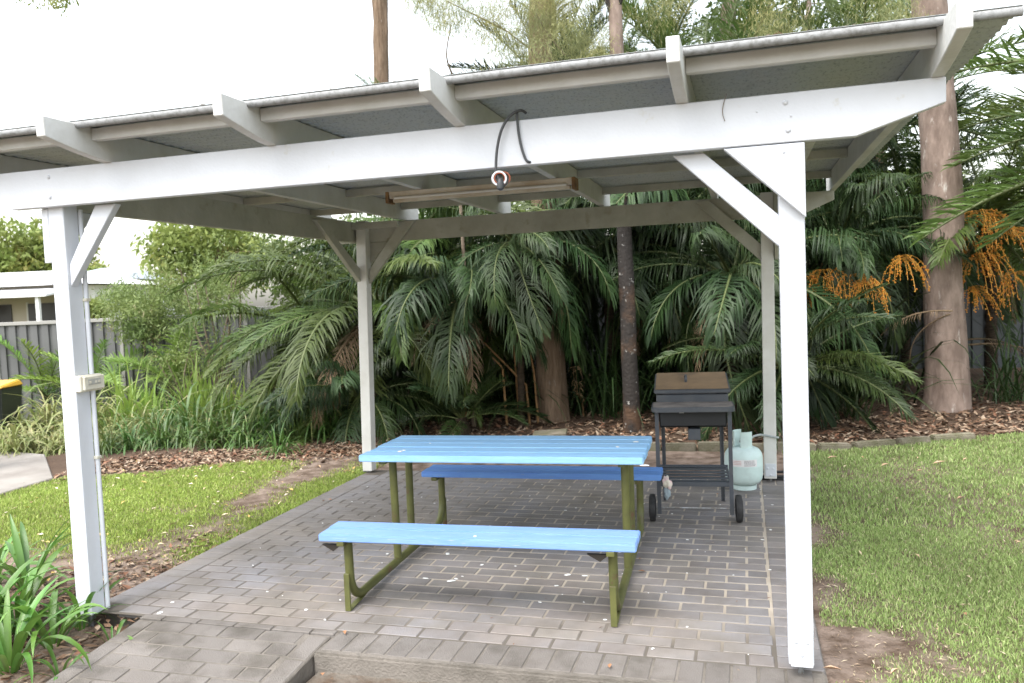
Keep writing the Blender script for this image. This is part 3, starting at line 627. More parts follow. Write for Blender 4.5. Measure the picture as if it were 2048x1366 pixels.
# ------------------------------------------------------------------ fences
def rib_panel(L, h, rib=.19, amp=.035):
    # trapezoid steel sheet along local x, standing on z = 0
    pr = []; x = 0
    while x < L-.001:
        for (a, d) in ((0, 0), (.115, 0), (.122, amp), (.178, amp)): 
            if x+a <= L: pr.append((x+a, d))
        x += rib
    pr.append((L, 0)); N = len(pr)
    vs = [(a, d, 0) for a, d in pr]+[(a, d, h) for a, d in pr]+[(a, d+.004, 0) for a, d in pr]+[(a, d+.004, h) for a, d in pr]
    fs = []
    for i in range(N-1): fs += [(i, i+1, N+i+1, N+i), (2*N+i+1, 2*N+i, 3*N+i, 3*N+i+1), (N+i, N+i+1, 3*N+i+1, 3*N+i), (i+1, i, 2*N+i, 2*N+i+1)]
    fs += [(0, N, 3*N, 2*N), (N-1, 3*N-1, 4*N-1, 2*N-1)]
    return MB().add(vs, fs)
def fence(name, label, a, b, zb, zt, mt, cap, group=None):
    a = Vector(a); b = Vector(b); d = b-a; L = d.length; rz = math.atan2(d.y, d.x); n = max(1, round(L/2.38)); pl = L/n
    f = tag(empty(name, (a.x, a.y, zb), rz), label, 'fence', group); h = zt-zb
    me = rib_panel(pl-.06, h-.06).mesh('fence_panel', mt); rl = MB().box((0, -.025, -.03), (pl, .035, .03)).mesh('rail', cap, bevel=.004); ps = MB().box((-.03, -.022, 0), (.03, .032, h)).mesh('fence_post', cap, bevel=.003)
    for k in range(n):
        link('fence_panel', me, f, (k*pl+.03, 0, .03)); link('top_rail', rl, f, (k*pl, 0, h)); link('bottom_rail', rl, f, (k*pl, 0, .03))
        link('fence_post', ps, f, (k*pl, 0, 0))
    link('fence_post', ps, f, (L, 0, 0)); return f
fence('steel_fence', 'mid grey ribbed steel fence on the left below the houses', (-19.0, 5.6, 0), (-8.6, 8.75, 0), -.35, 1.52, FENCEM, FENCECAP)
fence('steel_fence', 'shaded grey steel fence behind the left palms and shrubs', (-8.6, 8.75, 0), (-5.2, 11.6, 0), -.1, 1.62, FENCEM, FENCECAP)
fence('steel_fence', 'dark steel fence along the back behind the palm thicket', (-5.2, 11.6, 0), (9.5, 11.9, 0), .02, 1.85, FENCED, FENCED)

# ------------------------------------------------------------------ palms
def frond_mesh(name, mt, bend=.9, n=58, seed=0, hang=.55, Lmax=.30, vee=.35, wid=.017, ragged=0.0, start=.16, jit=7, elev=0.0):
    rg = random.Random(seed); V = []; F3 = []
    NS = 22; P = []; T = []
    ang = 0; p = Vector((0, 0, 0)); sidebend = rg.uniform(-.18, .18)
    for i in range(NS+1):
        t = i/NS; a = elev-bend*(.55+.45*math.cos(elev))*(t**1.4); a = max(a, -1.45); yw = sidebend*t*t
        d = Vector((math.cos(a)*math.cos(yw), math.cos(a)*math.sin(yw), math.sin(a))); P.append(p.copy()); T.append(d); p = p+d/NS
    mb = MB(); mb.tube(P, [.011*(1-.85*i/NS)+.0015 for i in range(NS+1)], 5)
    nr = len(mb.f)
    def at(s):
        f = s*NS; i = min(int(f), NS-1); u = f-i; return P[i].lerp(P[i+1], u), T[i].lerp(T[min(i+1, NS)], u).normalized()
    for sgn in (-1, 1):
        for k in range(n):
            s = start+(1-start)*(k+rg.uniform(-.3, .3)+.5)/n; s = min(max(s, start), .995)
            if rg.random() < ragged: continue
            q, t = at(s); side = Vector((-t.y, t.x, 0)).normalized()*sgn; up = t.cross(side)*sgn*(1 if True else -1)
            if up.z < 0: up = -up
            u = (s-start)/(1-start); Ll = Lmax*(.35+.65*math.sin(math.pi*min(1, (u*.86+.16)))**.8)*rg.uniform(.85, 1.12)
            a = R(62-34*u+rg.uniform(-jit, jit)); v = vee*rg.uniform(.3, 1.6)
            d = (t*math.cos(a)+side*math.sin(a)+up*v).normalized()
            w_ = (t-d*d.dot(t)).normalized(); ww = wid*rg.uniform(.8, 1.2)
            h = hang*rg.uniform(.25, 1.7); d2 = (d+Vector((0, 0, -h))).normalized(); d3 = (d2+Vector((0, 0, -h*.8))).normalized()
            p1 = q+d*Ll*.35; p2 = p1+d2*Ll*.35; p3 = p2+d3*Ll*.32
            o = len(mb.v)
            mb.v += [tuple(q-w_*ww*.28), tuple(q+w_*ww*.28), tuple(p1-w_*ww*.5), tuple(p1+w_*ww*.5), tuple(p2-w_*ww*.42), tuple(p2+w_*ww*.42), tuple(p3)]
            mb.f += [(o, o+1, o+3, o+2), (o+2, o+3, o+5, o+4), (o+4, o+5, o+6)]
    me = bpy.data.meshes.new(name); me.from_pydata(mb.v, [], mb.f); me.materials.append(mt); me.materials.append(RACHIS if mt is not FRONDD else FRONDD)
    me.polygons.foreach_set('material_index', [1 if i < nr else 0 for i in range(len(mb.f))])
    me.polygons.foreach_set('use_smooth', [True]*len(mb.f)); return me
FR = {}
def fronds(style, mt):
    k = (style, mt.name)
    if k not in FR:
        prm = {'arch': dict(hang=.75, Lmax=.19, vee=.30, wid=.0085, n=84, ragged=.06, jit=12), 'hang': dict(hang=1.7, Lmax=.30, vee=.2, wid=.0105, n=66, ragged=.08, jit=18),
               'stiff': dict(hang=.22, Lmax=.21, vee=.45, wid=.008, n=66, ragged=.05, jit=12), 'small': dict(hang=.3, Lmax=.27, vee=.4, wid=.017, n=38), 'dead': dict(hang=1.0, Lmax=.2, vee=.1, wid=.007, n=45, ragged=.25)}[style]
        bend = {'arch': 1.15, 'hang': 1.35, 'stiff': .75, 'small': .9, 'dead': 1.3}[style]
        FR[k] = [[frond_mesh('frond', mt, bend*(.8+.35*j), seed=i*13+j*7+len(style), elev=R(e), **prm) for j in range(2)] for i, e in enumerate(ELS)]
    return FR[k]
ELS = (80, 55, 30, 5, -22, -48)
def pick(fl, e, rg):
    i = min(range(len(ELS)), key=lambda q: abs(ELS[q]-math.degrees(e))); return rg.choice(fl[i]), e-R(ELS[i])
def stub_trunk(h, r0, r1, mt, seed=1):
    rg = random.Random(seed); mb = MB(); n = 9; pts = []; rs = []
    N = max(5, int(h/.09))
    for i in range(N+1):
        t = i/N; pts.append((.02*math.sin(t*4+seed), .02*math.cos(t*3+seed)-.02, h*t-.05*(t == 0))); rs.append((r0+(r1-r0)*t)*(1.1 if i % 2 else .92))
    return mb.tube(pts, rs, n)
def palm(label, x, y, z0, h, n, L, style='arch', mt=None, seed=0, az=(0, 360), el=(72, -25), group='palms in the garden bed', trunk_r=.07, skirt=0, dens=None, cat='palm tree'):
    rg = random.Random(seed*31+5); mt = mt or FROND
    o = tag(empty('palm_tree', (x, y, z0)), label, cat, group)
    part('trunk', stub_trunk(h, trunk_r*1.15, trunk_r, BARKB, seed), mat('dark_palm_stem', (.07, .052, .036), .9, .15, (.035, .027, .02), 12, (1, 1, 3), .8, 40, coords='World'), o, smooth=True)
    fl = fronds(style, mt)
    n = int(n*1.25) if n > 8 else n
    for i in range(n):
        t = (i+.5)/n; a = R(az[0]+((i*137.5+rg.uniform(-14, 14)) % 360)*(az[1]-az[0])/360); e = R(el[0]+(el[1]-el[0])*t+rg.uniform(-16, 16))
        me, de = pick(fl, e, rg)
        s = L*rg.uniform(.72, 1.15)
        link('frond', me, o, (.5*trunk_r*math.cos(a), .5*trunk_r*math.sin(a), h-.02), (rg.uniform(-.4, .4), -de, a), (s, s, s))
    if skirt:
        fd = fronds('dead', FRONDD)
        for i in range(skirt):
            a = R(az[0]+rg.random()*(az[1]-az[0])); s = L*rg.uniform(.55, .8)
            link('dead_frond', rg.choice(fd[rg.choice((4, 5))]), o, (trunk_r*.7*math.cos(a), trunk_r*.7*math.sin(a), h-.10), (0, 0, a), (s, s, s))
    return o
def zg(x, y): return float(hgt(np.array([x]), np.array([y]))[0])
G = 'palms in the garden bed'
# left mass
palm('broad dark palm with long arching fronds left of the back left post', -5.05, 6.6, zg(-5, 6.6), 1.55, 30, 2.5, 'arch', FRONDL, seed=1, el=(60, -32), skirt=4)
palm('tall feathery palm whose fronds reach the roof at the back left corner', -4.5, 7.9, zg(-4.5, 7.9), 2.3, 28, 2.7, 'arch', FRONDL, seed=2, el=(66, -28), skirt=3)
palm('low drooping palm in the shade left of the back left post', -4.95, 5.75, zg(-5, 5.75), .45, 20, 1.5, 'hang', seed=3, el=(62, -8))
palm('spreading palm with pale green fronds leaning over the left strappy plants', -6.4, 7.3, zg(-6.4, 7.3), 1.2, 22, 2.3, 'arch', FRONDL, seed=4, el=(52, -25))
palm('dusky palm behind the back left post with brown hanging skirt', -3.75, 6.5, zg(-3.7, 6.5), 1.75, 24, 1.9, 'hang', seed=5, el=(55, -35), skirt=5)
palm('drooping palm in front of the thick pale trunk', -2.95, 6.25, zg(-2.9, 6.2), 2.35, 22, 1.55, 'hang', seed=6, el=(48, -42), trunk_r=.04, skirt=6)
palm('low palm in the shade behind the picnic table', -3.55, 5.75, zg(-3.5, 5.8), .2, 14, 1.0, 'small', seed=7, el=(65, 5))
palm('dense dark palm between the two middle trunks', -2.0, 7.7, zg(-2, 7.7), 2.2, 28, 2.1, 'hang', seed=8, el=(60, -42), skirt=5)
palm('tall dark palm behind the charred thin trunk', -1.0, 7.9, zg(-1, 7.9), 2.6, 28, 2.2, 'hang', seed=9, el=(62, -45), skirt=4)
palm('hanging palm behind the barbecue', -.35, 6.9, zg(-.3, 6.9), 1.8, 28, 2.0, 'hang', seed=10, el=(60, -38), skirt=3)
palm('low palm behind the gas bottle and back right post', .25, 6.15, zg(.2, 6.1), .75, 18, 1.5, 'arch', seed=11, el=(55, -18))
pF = palm('fruiting palm with orange strands just right of the front right post', .95, 7.6, zg(.95, 7.6), 2.15, 30, 1.75, 'hang', FROND, seed=12, el=(72, -30), skirt=2)
pG = palm('fruiting palm with the largest orange clusters behind the right trunk', 3.1, 9.2, zg(3.1, 9.2), 2.3, 30, 2.3, 'arch', FRONDL, seed=13, el=(70, -22), skirt=4)
palm('leaning palm at the right edge with long fronds over the roof corner', 4.8, 6.6, zg(4.7, 6.6), 3.0, 22, 3.0, 'stiff', FRONDL, seed=14, az=(95, 245), el=(62, -8))
palm('far palm with upright fronds above the right half of the roof', 1.6, 10.6, .1, 4.1, 26, 2.6, 'stiff', FRONDL, seed=15, el=(85, -15))
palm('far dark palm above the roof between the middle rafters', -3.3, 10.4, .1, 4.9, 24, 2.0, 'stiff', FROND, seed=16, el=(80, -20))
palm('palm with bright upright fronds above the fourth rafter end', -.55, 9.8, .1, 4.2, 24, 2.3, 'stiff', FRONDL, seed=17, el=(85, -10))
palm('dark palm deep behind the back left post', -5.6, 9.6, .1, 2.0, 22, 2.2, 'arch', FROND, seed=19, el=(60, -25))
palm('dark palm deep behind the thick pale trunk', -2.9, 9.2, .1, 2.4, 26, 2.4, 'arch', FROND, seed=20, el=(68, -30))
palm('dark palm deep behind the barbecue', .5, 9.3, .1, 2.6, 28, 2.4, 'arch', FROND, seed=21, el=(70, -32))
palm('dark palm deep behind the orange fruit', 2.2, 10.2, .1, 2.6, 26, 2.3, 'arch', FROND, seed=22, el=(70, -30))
for k, (x, y, Y, L, n, st, lab) in enumerate(((775, 225, 11, 1.0, 16, 'arch', 'small palm top peeping over the roof beside the lone brown trunk'), (1130, 150, 11.5, 1.5, 22, 'arch', 'palm crown under the feathery tree above the roof'), (1330, 110, 12.5, 2.0, 24, 'stiff', 'palm crown with spread fronds left of the fourth rafter end'), (1560, 150, 12.2, 2.0, 24, 'arch', 'palm crown above the roof between the last two rafters'), (1740, 150, 12.6, 1.9, 20, 'stiff', 'palm crown with upright fronds left of the roof corner'), (1230, 200, 10.8, 1.6, 22, 'arch', 'dark palm crown just over the roof behind the thin trunk'))):
    q = py(x, y, Y); palm(lab, q[0], q[1], .1, q[2]-.1, n, L, st, FRONDL, seed=50+k, el=(82, -25), trunk_r=.07, group='palm crowns above the roof')
# single low frond sweeping to the right of the front right post
lp = palm('small palm whose long low frond sweeps over the leaf litter on the right', .40, 6.05, zg(.4, 6), .78, 2, 1.2, 'arch', FRONDL, seed=24, az=(-48, -30), el=(24, 6), trunk_r=.05)
K = 'young bright palms by the left fence'
for k, (x, y, lab) in enumerate(((95, 790, 'young bright green palm nearest the yellow lidded bin'), (185, 800, 'young bright green palm just right of the front left post'), (350, 790, 'young bright green palm between the shrub stems'))):
    q = gp(x, y+45, -.15); z = zg(q[0], q[1])
    palm(lab, q[0], q[1], z, .45, 9, 1.15, 'small', FRONDY, seed=30+k, el=(80, 15), group=K, trunk_r=.05)
# orange fruit strands
def fruit_cluster(seed, n=20, L=.7, nf=11):
    rg = random.Random(seed); mb = MB(); fs = 0
    ico = [(1,0,0),(-1,0,0),(0,1,0),(0,-1,0),(0,0,1),(0,0,-1)]; icf = [(0,2,4),(2,1,4),(1,3,4),(3,0,4),(2,0,5),(1,2,5),(3,1,5),(0,3,5)]
    nst = []
    for k in range(n):
        a = rg.uniform(-1.3, 1.3); e = rg.uniform(.0, .7); l = L*rg.uniform(.5, 1.1); d = Vector((math.cos(e)*math.cos(a), math.cos(e)*math.sin(a), math.sin(e)-.1)); p = Vector((.25*rg.random(), 0, 0)); P = [p]
        for i in range(7): d = (d+Vector((0, 0, -.36))).normalized(); p = p+d*l/7; P.append(p)
        mb.tube(P, .0035, 3, False); nst.append(P)
    ns = len(mb.f)
    for P in nst:
        for i in range(nf):
            t = rg.uniform(.3, 1)*6.99; j = int(t); q = P[j].lerp(P[j+1], t-j)+Vector((rg.gauss(0, .011), rg.gauss(0, .011), rg.gauss(0, .011))); r = rg.uniform(.010, .015)
            mb.add([(q.x+v[0]*r, q.y+v[1]*r, q.z+v[2]*r) for v in ico], icf)
    me = bpy.data.meshes.new('fruit_cluster'); me.from_pydata(mb.v, [], mb.f); me.materials.append(FRUIT); me.materials.append(mat('fruit_stalk', (.42, .21, .035), .6, .3)); me.polygons.foreach_set('material_index', [1 if i < ns else 0 for i in range(len(mb.f))]); return me
FC = [fruit_cluster(s) for s in (1, 2, 3)]
def place_fruit(palmo, spots, base):
    for k, (x, y, Y, rz, s) in enumerate(spots):
        q = py(x, y, Y); link('fruit_cluster', FC[k % 3], palmo, tuple(Vector(q)-palmo.location), (0, R(-12), R(rz)), (s, s, s))
place_fruit(pF, ((1690, 555, 6.9, -60, .85), (1735, 565, 6.85, -110, .8), (1655, 560, 6.9, -140, .75), (1640, 545, 7.0, -70, .85), (1800, 520, 7.0, -100, .8)), pF)
place_fruit(pG, ((1945, 430, 8.2, -80, 1.0), (1990, 470, 8.2, -60, 1.05), (1950, 520, 8.1, -100, 1.0), (2010, 550, 8.15, -60, .9), (1935, 580, 8.1, -90, .8), (1985, 440, 8.0, -120, .9), (1930, 480, 8.1, -75, .9)), pG)

fd = fronds('dead', FRONDD)
for k, (x, y, Y, rz, tilt, s) in enumerate(((1905, 622, 7.25, 195, 12, .95), (1900, 628, 7.3, 165, 30, .8), (1935, 690, 8.4, -5, -12, 1.2), (1930, 680, 8.6, 10, 5, 1.1))):
    q = py(x, y, Y); link('dead_frond', fd[3 if tilt < 20 else 4][k % 2], pG, tuple(Vector(q)-pG.location), (0, 0, R(rz)), (s, s, s))
# ------------------------------------------------------------------ tree trunks with crowns
def trunk_mesh(pts, rs, n=16, amp=.06, flare=0, seed=0, lob=5):
    P = smoothpts(pts, 8); Np = len(P); vs = []; fs = []; rr = np.interp(np.linspace(0, len(rs)-1, Np), range(len(rs)), rs)
    for i, q in enumerate(P):
        for k in range(n):
            a = 2*math.pi*k/n; hgt_ = q.z-P[0].z
            r = rr[i]*(1+amp*mnoise.noise(Vector((math.cos(a)*1.3, math.sin(a)*1.3, q.z*1.6+(seed % 5)*.37-20)), noise_basis='PERLIN_NEW')*2+flare*math.exp(-max(hgt_, 0)/.16)*(.6+.4*math.sin(lob*a+seed)))
            vs.append((q.x+r*math.cos(a), q.y+r*math.sin(a), q.z))
    for i in range(Np-1):
        for k in range(n): fs.append((i*n+k, i*n+(k+1) % n, (i+1)*n+(k+1) % n, (i+1)*n+k))
    fs.append(tuple(range((Np-1)*n, Np*n)))
    return MB().add(vs, fs)
def leaf_cloud(centers, per, rad, ll, lw, seed, droop=.4, flat=.75):
    rg = np.random.default_rng(seed); C = np.asarray(centers, float); N = len(C)*per
    base = np.repeat(C, per, 0); v = rg.normal(size=(N, 3)); v /= np.linalg.norm(v, axis=1)[:, None]; rr = rg.random(N)[:, None]**.45
    rads = np.repeat(np.asarray(rad if np.ndim(rad) else [rad]*len(C), float), per)[:, None]
    p = base+v*rr*rads*np.array([1, 1, flat]); d = rg.normal(size=(N, 3)); d[:, 2] -= droop*1.5; d /= np.linalg.norm(d, axis=1)[:, None]
    s = np.cross(d, rg.normal(size=(N, 3))); s /= np.linalg.norm(s, axis=1)[:, None]+1e-9
    l = (ll*rg.uniform(.6, 1.3, N))[:, None]; w_ = (lw*rg.uniform(.7, 1.2, N))[:, None]
    V = np.stack([p, p+d*l*.5+s*w_*.5, p+d*l, p+d*l*.5-s*w_*.5], 1).reshape(-1, 3); F = np.arange(4*N).reshape(-1, 4); return V, F
def crown_centers(c, r, n, seed, gap=.3):
    rg = random.Random(seed); out = []
    while len(out) < n:
        v = Vector((rg.gauss(0, 1), rg.gauss(0, 1), rg.gauss(0, 1))).normalized()*(rg.random()**.4)
        q = Vector((c[0]+v.x*r[0], c[1]+v.y*r[1], c[2]+v.z*r[2]))
        if mnoise.noise(q*.9+Vector((seed, 0, 0))) > -gap: out.append(q)
    return out
def tree(name, label, base, tpts, rs, bark, crown=None, leafm=None, seed=0, ll=.09, lw=.03, per=70, n=90, cr=.35, droop=.5, flare=.35, cat='tree', group=None, amp=.06, limbs=7, branches=None):
    o = tag(empty(name, base), label, cat, group)
    part('trunk', trunk_mesh(tpts, rs, 16, amp, flare, seed), bark, o, smooth=True)
    if crown:
        c, r = crown; cs = crown_centers(c, r, n, seed)
        mb = MB(); rg = random.Random(seed); top = Vector(tpts[-1])
        for k in range(limbs):
            e = rg.choice(cs); st = Vector(tpts[-1]).lerp(Vector(tpts[-2]), rg.random()*.9); md = st.lerp(e, .5)+Vector((rg.gauss(0, .15), rg.gauss(0, .15), .2))
            mb.tube(smoothpts([st, md, e], 4), [rs[-1]*.5*(1-.085*i) for i in range(9)], 6)
        part('limbs', mb, bark, o, smooth=True)
        V, F = leaf_cloud([tuple(q) for q in cs], per, cr, ll, lw, seed, droop); link('crown', npmesh('crown', V, F, leafm), o)
    return o
T1 = gp(1108, 838, .02); 
tree('gum_tree', 'thick pale brown tree trunk rising through the middle of the thicket', (T1[0], T1[1], 0), [(0, 0, -.1), (-.02, 0, .5), (-.02, 0, 1.5), (-.03, .02, 3), (-.02, .1, 5), (.1, .2, 7)], [.215, .20, .18, .165, .15, .12], BARKB, ((.2, .4, 9.0), (3.2, 2.4, 1.5)), TREEG, 41, n=110, per=60, flare=.35)  # crowns of these three trunks, unseen above, widened to shade the thicket
T2 = gp(1265, 858, .02)
tree('gum_tree', 'thin blackened trunk with white lichen left of the barbecue', (T2[0], T2[1], 0), [(0, 0, -.1), (-.01, 0, .7), (-.02, 0, 2.3), (-.04, 0, 4), (-.05, .05, 6.2)], [.10, .097, .088, .078, .06], BARKD, ((0, .4, 8.4), (2.6, 2.2, 1.3)), TREEG, 42, n=80, per=60, flare=.25)
t2o = bpy.context.scene.collection.objects[-1].parent
part('upper_bark', trunk_mesh([(-.025, 0, 2.75), (-.032, 0, 3.4), (-.041, .001, 4.2), (-.05, .03, 5.6)], [.092, .086, .083, .07], 16, .05, 0, 42), BARKP, t2o, smooth=True)
T3 = gp(1893, 818, .03)
tree('gum_tree', 'stout pinkish brown trunk on the right beside the lawn', (T3[0], T3[1], 0), [(0, 0, -.1), (.0, 0, .6), (-.03, 0, 1.6), (-.02, 0, 2.7), (-.10, .02, 4.2), (-.2, .1, 6.5)], [.275, .245, .215, .22, .21, .17], BARKP, ((-.1, .2, 8.9), (3, 2.6, 1.6)), TREEG, 43, n=100, per=60, flare=.35)
mb = MB().tube([(T3[0]+.10, T3[1]-.1, 3.17), (T3[0]+.23, T3[1]-.18, 3.32)], [.05, .03], 8)
# far trunks above the roof
q = py(762, 175, 13.5); q2 = py(760, 0, 13.5)
tree('gum_tree', 'lone brown trunk standing against the white sky above the roof', (q[0], q[1], 0), [(0, 0, 0), (.05, 0, 3), (.02, 0, q[2]), (q2[0]-q[0], 0, q2[2]), (-.05, 0, q2[2]+2.5)], [.26, .22, .175, .17, .14], BARKB, ((0, .5, q2[2]+4.3), (1.8, 1.8, 1.3)), TREEG, 44, n=30, per=50, flare=.2, amp=.09)
for k, (xa, ya, xb, yb, Y, r, lab, bark) in enumerate(((1456, 60, 1462, -20, 12.5, .14, 'pale trunk behind the bright palm above the roof', BARKP), (1612, 80, 1618, 0, 13, .05, 'thin sapling stem above the right part of the roof', BARKP), (1105, 60, 1100, -10, 13, .10, 'brown trunk inside the feathery foliage above the roof', BARKB))):
    a = py(xa, ya, Y); b = py(xb, yb, Y)
    tree('gum_tree', lab, (a[0], a[1], 0), [(0, 0, 0), (0, 0, 3), (0, 0, a[2]), (b[0]-a[0], 0, b[2]), (b[0]-a[0], .1, b[2]+2)], [r*1.3, r*1.15, r, r*.95, r*.7], bark, ((0, .3, b[2]+3), (1.4, 1.4, 1.1)), TREEG, 45+k, n=22, per=55, flare=.2)
# feathery casuarina spray over the roof
cs = []
for (x, y, Y, r) in ((900, 30, 5.9, .4), (960, 55, 6.0, .5), (1010, 20, 6, .5), (1050, 80, 6, .5), (1100, 40, 6, .5), (1150, 90, 6, .5), (1190, 50, 6.1, .45), (1180, 110, 6, .4), (985, 100, 6, .45), (930, 0, 5.9, .35), (1080, -20, 6, .5), (1010, -40, 6, .6), (1140, -10, 6, .5), (1090, 90, 5.9, .4), (1110, 10, 5.9, .4), (860, -5, 5.9, .25), (820, -15, 5.9, .2), (1075, 45, 5.9, .25), (1330, 10, 6.5, .3), (1540, 20, 7, .3), (1570, 60, 7, .3), (1760, 20, 7, .3), (1810, 40, 7, .3)):
    for j in range(7): q = py(x+random.gauss(0, 26), y+random.gauss(0, 22), Y+random.gauss(0, .2)); cs.append(tuple(q))
q0 = py(1095, 150, 7.4); fo = tag(empty('feathery_tree', (q0[0], q0[1], 0)), 'feathery grey green tree with drooping needle sprays above the roof', 'tree')
part('trunk', trunk_mesh([(0, 0, 0), (.05, 0, 2.5), (-.05, 0, 4.6), (-.2, -.1, 6.2), (-.3, -.2, 7.5)], [.07, .06, .05, .04, .03], 10, .05, .3, 3), BARKB, fo, smooth=True)
V, F = leaf_cloud(cs, 150, .24, .10, .0055, 77, 1.1, .9); V = V-np.array([q0[0], q0[1], 0]); link('crown', npmesh('crown', V, F, FEATH), fo)
mb = MB()
for (a, b, c) in (((1010, 60), (950, 30), (890, 0)), ((1110, 130), (1050, 90), (985, 40)), ((1130, 110), (1090, 60), (1060, 0)), ((905, 150), (893, 110), (903, 45))):
    P = [py(*a, 6.1), py(*b, 6.0), py(*c, 6.0)]
    if a[0] == 905: mb.tube([Vector((P[0][0]+.05, P[0][1]+.1, 0))-Vector((q0[0], q0[1], 0)), Vector(P[0])-Vector((q0[0], q0[1], 0))], [.03, .0155], 6)
    mb.tube(smoothpts([Vector(p)-Vector((q0[0], q0[1], 0)) for p in P], 4), [.015-.0013*i for i in range(9)], 6)
part('branches', mb, TWIG, fo, smooth=True)
# background tree masses
def bgtree(label, px, py_, Y, r, leafm, seed, n=60, per=90, ll=.16, lw=.07, cr=.5, zb=0, bark=BARKB, sx=1, name='tree', droop=.4):
    c = py(px, py_, Y) if callable(py) else None
    h = c[2]; return tree(name, label, (c[0], c[1], zb), [(0, 0, -.1), (.05, 0, h*.35), (-.05, .05, h*.7), (0, .1, h)], [.16, .13, .10, .05], bark, ((0, .2, h), (r*sx, r, r*.8)), leafm, seed, ll, lw, per, n, cr, droop, .3)
bgtree('leafy tree behind the right half of the roof', 1560, 40, 14, 1.6, TREEG, 61, n=55, per=60)
bgtree('leafy tree behind the roof corner at the upper right', 1760, 60, 15, 1.4, TREEG, 62, n=36, per=50)
bgtree('yellowish leafy tree behind the palms at the far right edge', 2060, 330, 14, 1.6, TREEY, 63, n=26, per=50)
bgtree('dense dark tree closing the gap behind the middle palms', 1300, 330, 13.6, 2.2, TREEG, 64, n=110, per=90, sx=1.3)
bgtree('dense dark tree closing the gap left of the thick trunk', 930, 330, 13.4, 2.0, TREEG, 65, n=100, per=90, sx=1.3)
bgtree('dense dark tree behind the fruiting palms', 1680, 400, 13.8, 2.0, TREEG, 66, n=90, per=90, sx=1.3)
bgtree('dense dark tree behind the left side of the back beam', 660, 540, 12.8, 1.3, TREEG, 67, n=90, per=80, sx=1.4)
bgtree('dark tree low behind the fruiting palm on the right', 1960, 520, 13.5, 1.4, TREEG, 70, n=80, per=80, sx=1.4)
bgtree('large pale green tree behind the left house roof', 30, 520, 34, 3.2, TREEY, 68, n=120, per=80, ll=.4, lw=.2, cr=1.0, sx=1.6)
bgtree('pale yellow green tree beyond the fence right of the far house', 430, 500, 26, 2.2, TREEY, 69, n=90, per=80, ll=.3, lw=.14, cr=.8, sx=1.4)
bgtree('small pale tree between the two houses', 182, 560, 33, 1.0, TREEY, 71, n=30, per=60, ll=.3, lw=.15, cr=.6)
bgtree('rounded pale shrub in front of the cream house', 178, 625, 19, .55, TREEY, 72, n=30, per=70, ll=.2, lw=.04, cr=.3)
# overhanging spray top left (tree standing left of the frame)
c = py(110, 8, 3.2)
o = tree('gum_tree', 'spray of pale leaves hanging into the top left corner', (c[0]-1.6, c[1], 0), [(0, 0, -.3), (.05, 0, 2), (.0, 0, 4), (.2, 0, 5.2), (.5, 0, 6.2)], [.16, .14, .12, .09, .05], BARKP, None)
cs = [tuple(Vector(py(110+random.gauss(0, 20), 0+random.gauss(-8, 14), 3.2+random.gauss(0, .1)))-Vector((c[0]-1.6, c[1], 0))) for k in range(12)]+[tuple(Vector((random.gauss(.2, .6), random.gauss(0, .6), random.gauss(6.4, .4)))) for k in range(40)]
V, F = leaf_cloud(cs, 36, .12, .06, .02, 91, .8); link('crown', npmesh('crown', V, F, TREEY), o)
part('limbs', MB().tube(smoothpts([(.2, 0, 5.2), (.9, 0, 5.1), (1.55, 0, c[2]+.15)], 4), [.03-.0028*i for i in range(9)], 6), TWIG, o)

# ------------------------------------------------------------------ shrubs by the left fence
def shrub(label, px, py_, Y, h, seed, spread=.9, n=30, per=70, mt=SHRUBM, cr=.26, ll=.07, lw=.018, zoff=0):
    c = py(px, py_, Y); rg = random.Random(seed); o = tag(empty('shrub', (c[0], c[1], zg(c[0], c[1]))), label, 'shrub')
    top = c[2]-o.location.z; mb = MB(); ends = []
    for k in range(7):
        a = rg.uniform(0, 6.28); e = Vector((spread*rg.uniform(.3, 1)*math.cos(a), spread*.6*math.sin(a), top*rg.uniform(.75, 1.2))); md = e*.5+Vector((rg.gauss(0, .12), rg.gauss(0, .1), 0))
        mb.tube(smoothpts([(0, 0, -.05), (md.x*.6, md.y*.6, top*.35), md, e], 4), [.034-.0022*i for i in range(13)], 6); ends += [e, md.lerp(e, .6)]
    part('stems', mb, TWIG, o, smooth=True)
    cs = [tuple(rg.choice(ends)+Vector((rg.gauss(0, .22), rg.gauss(0, .2), rg.gauss(.05, .18)))) for k in range(n)]
    V, F = leaf_cloud(cs, per, cr, ll, lw, seed, .5); link('foliage', npmesh('foliage', V, F, mt), o); return o
shrub('airy bottlebrush shrub with pale leaves above the left fence', 330, 600, 8.6, 2.0, 81, 1.25, 80, 170, ll=.09, lw=.022, cr=.32)
shrub('taller open shrub with twisted dark stems near the left palms', 425, 520, 8.0, 2.6, 82, .7, 30, 90)
shrub('sparse dark stemmed shrub in front of the left fence', 372, 700, 7.4, 1.3, 83, .6, 24, 90)
shrub('leafy green shrub hiding the foot of the left fence', 270, 770, 8.2, .7, 84, .9, 30, 80, STRAP)
shrub('leafy green shrub between young palms and strappy clumps', 200, 790, 7.9, .6, 85, .9, 30, 80, STRAP)

